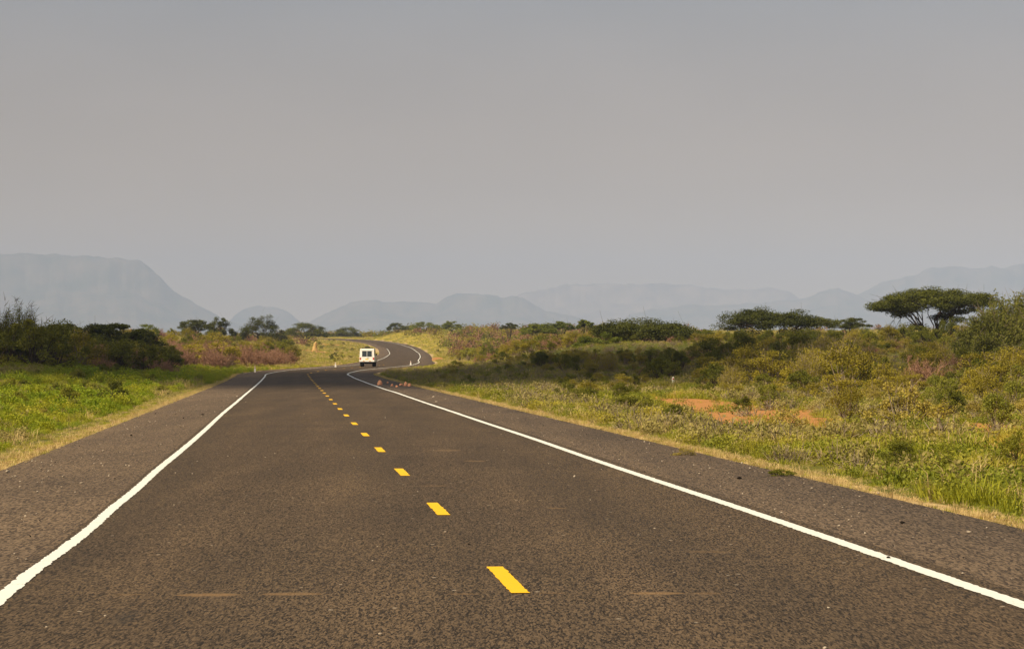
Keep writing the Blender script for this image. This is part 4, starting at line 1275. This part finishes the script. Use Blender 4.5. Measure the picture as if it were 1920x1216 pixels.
w = bpy.data.worlds.new('World'); scene.world = w; w.use_nodes = True
t = w.node_tree; t.nodes.clear()
out = t.nodes.new('ShaderNodeOutputWorld'); bg = t.nodes.new('ShaderNodeBackground'); bg.inputs['Strength'].default_value = .10
sky = t.nodes.new('ShaderNodeTexSky'); sky.sky_type = 'NISHITA'; sky.sun_disc = False
sky.sun_elevation = ELEV; sky.sun_rotation = az; sky.dust_density = 6.; sky.air_density = 1.0; sky.ozone_density = 1.
hs = t.nodes.new('ShaderNodeHueSaturation'); hs.inputs['Saturation'].default_value = .30
tc = t.nodes.new('ShaderNodeTexCoord'); sep = t.nodes.new('ShaderNodeSeparateXYZ')
ramp = t.nodes.new('ShaderNodeValToRGB')
el = ramp.color_ramp.elements
el[0].position = 0.; el[0].color = (.72, .45, .18, 1); el[1].position = .6; el[1].color = (.115, .12, .13, 1)
e2 = ramp.color_ramp.elements.new(.07); e2.color = (.37, .265, .17, 1)
e3 = ramp.color_ramp.elements.new(.16); e3.color = (.193, .205, .226, 1)
nz_ = t.nodes.new('ShaderNodeTexNoise'); nz_.inputs['Scale'].default_value = 9.; nz_.inputs['Detail'].default_value = 4.
mp = t.nodes.new('ShaderNodeMapping'); mp.inputs['Scale'].default_value = (1, 1, 2.2)
sc_ = t.nodes.new('ShaderNodeMix'); sc_.data_type = 'RGBA'; sc_.blend_type = 'MULTIPLY'; sc_.inputs[0].default_value = 1.
nr = t.nodes.new('ShaderNodeMapRange'); nr.inputs['From Min'].default_value = .3; nr.inputs['From Max'].default_value = .7
nr.inputs['To Min'].default_value = 9.4; nr.inputs['To Max'].default_value = 10.6
mix = t.nodes.new('ShaderNodeMix'); mix.data_type = 'RGBA'; mix.inputs[0].default_value = .88
L = t.links.new
L(sky.outputs[0], hs.inputs['Color']); L(tc.outputs['Generated'], sep.inputs[0]); L(sep.outputs[2], ramp.inputs[0])
L(tc.outputs['Generated'], mp.inputs[0]); L(mp.outputs[0], nz_.inputs['Vector']); L(nz_.outputs['Fac'], nr.inputs['Value'])
L(ramp.outputs[0], sc_.inputs[6]); L(nr.outputs[0], sc_.inputs[7])
L(hs.outputs[0], mix.inputs[6]); L(sc_.outputs[2], mix.inputs[7])
L(mix.outputs[2], bg.inputs['Color']); L(bg.outputs[0], out.inputs[0])

# the cloud whose shadow lies across the crest of the road
def cloud(cx, cy, rx, ry, alt, seed, n):
    g = np.random.default_rng(seed)
    bm = bmesh.new()
    import mathutils
    for i in range(n):
        a = g.uniform(0, 6.28); u = math.sqrt(g.uniform(0, 1))
        r = g.uniform(4.2, 7.6)
        mtx = mathutils.Matrix.Translation((math.cos(a)*u*(rx - r), math.sin(a)*u*(ry - r), g.uniform(-3, 5))) @ mathutils.Matrix.Diagonal((r*1.25, r*1.1, r*.42, 1))
        bmesh.ops.create_icosphere(bm, subdivisions=2, radius=1, matrix=mtx)
    o = bm_obj('cloud', bm, M['cloud'])
    tt = alt/S.z
    o.location = Vector((cx, cy, 0)) + S*tt
    tag(o, kind='structure')
    return o


M['cloud'] = plain('cloud_white', (.85, .85, .85), 1., 0.)
cloud(-37, 176, 53, 59, 2200, 3, 100)
cloud(6, 178, 30, 54, 2200, 4, 40)

# haze box
hz = bpy.data.materials.new('haze_air'); hz.use_nodes = True
ht = hz.node_tree; ht.nodes.clear()
ho = ht.nodes.new('ShaderNodeOutputMaterial'); pv = ht.nodes.new('ShaderNodeVolumePrincipled')
pv.inputs['Color'].default_value = (.415, .525, .845, 1); pv.inputs['Density'].default_value = 1.1e-4; pv.inputs['Anisotropy'].default_value = -.25
ht.links.new(pv.outputs[0], ho.inputs['Volume'])
hb = bxm(bmesh.new(), (0, 0, 0), (1, 1, 1))
hme = bpy.data.meshes.new('haze'); bmesh.ops.recalc_face_normals(hb, faces=hb.faces); hb.to_mesh(hb and hme); hb.free(); hme.materials.append(hz)
hob = obj('haze', hme); tag(hob, 'thin blue grey haze in the distant air', 'haze', kind='stuff')
hob.scale = (36000, 21650, 850); hob.location = (0, 10075, 850/2 - 8)

# ------------------------------------------------------------------ camera and render settings
cam = bpy.data.cameras.new('camera'); cam.sensor_width = 36; cam.lens = 36*F/1920; cam.shift_y = (HY - 608)/1920
cam.clip_start = .1; cam.clip_end = 60000
co = bpy.data.objects.new('camera', cam); COL.objects.link(co); co.location = (0, 0, H); co.rotation_euler = (R(90), 0, 0)
scene.camera = co
scene.render.engine = 'CYCLES'
scene.cycles.use_denoising = True
scene.cycles.max_bounces = 6; scene.cycles.diffuse_bounces = 2; scene.cycles.volume_bounces = 1
scene.view_settings.view_transform = 'Standard'; scene.view_settings.look = 'None'; scene.view_settings.gamma = 1
scene.view_settings.exposure = .47
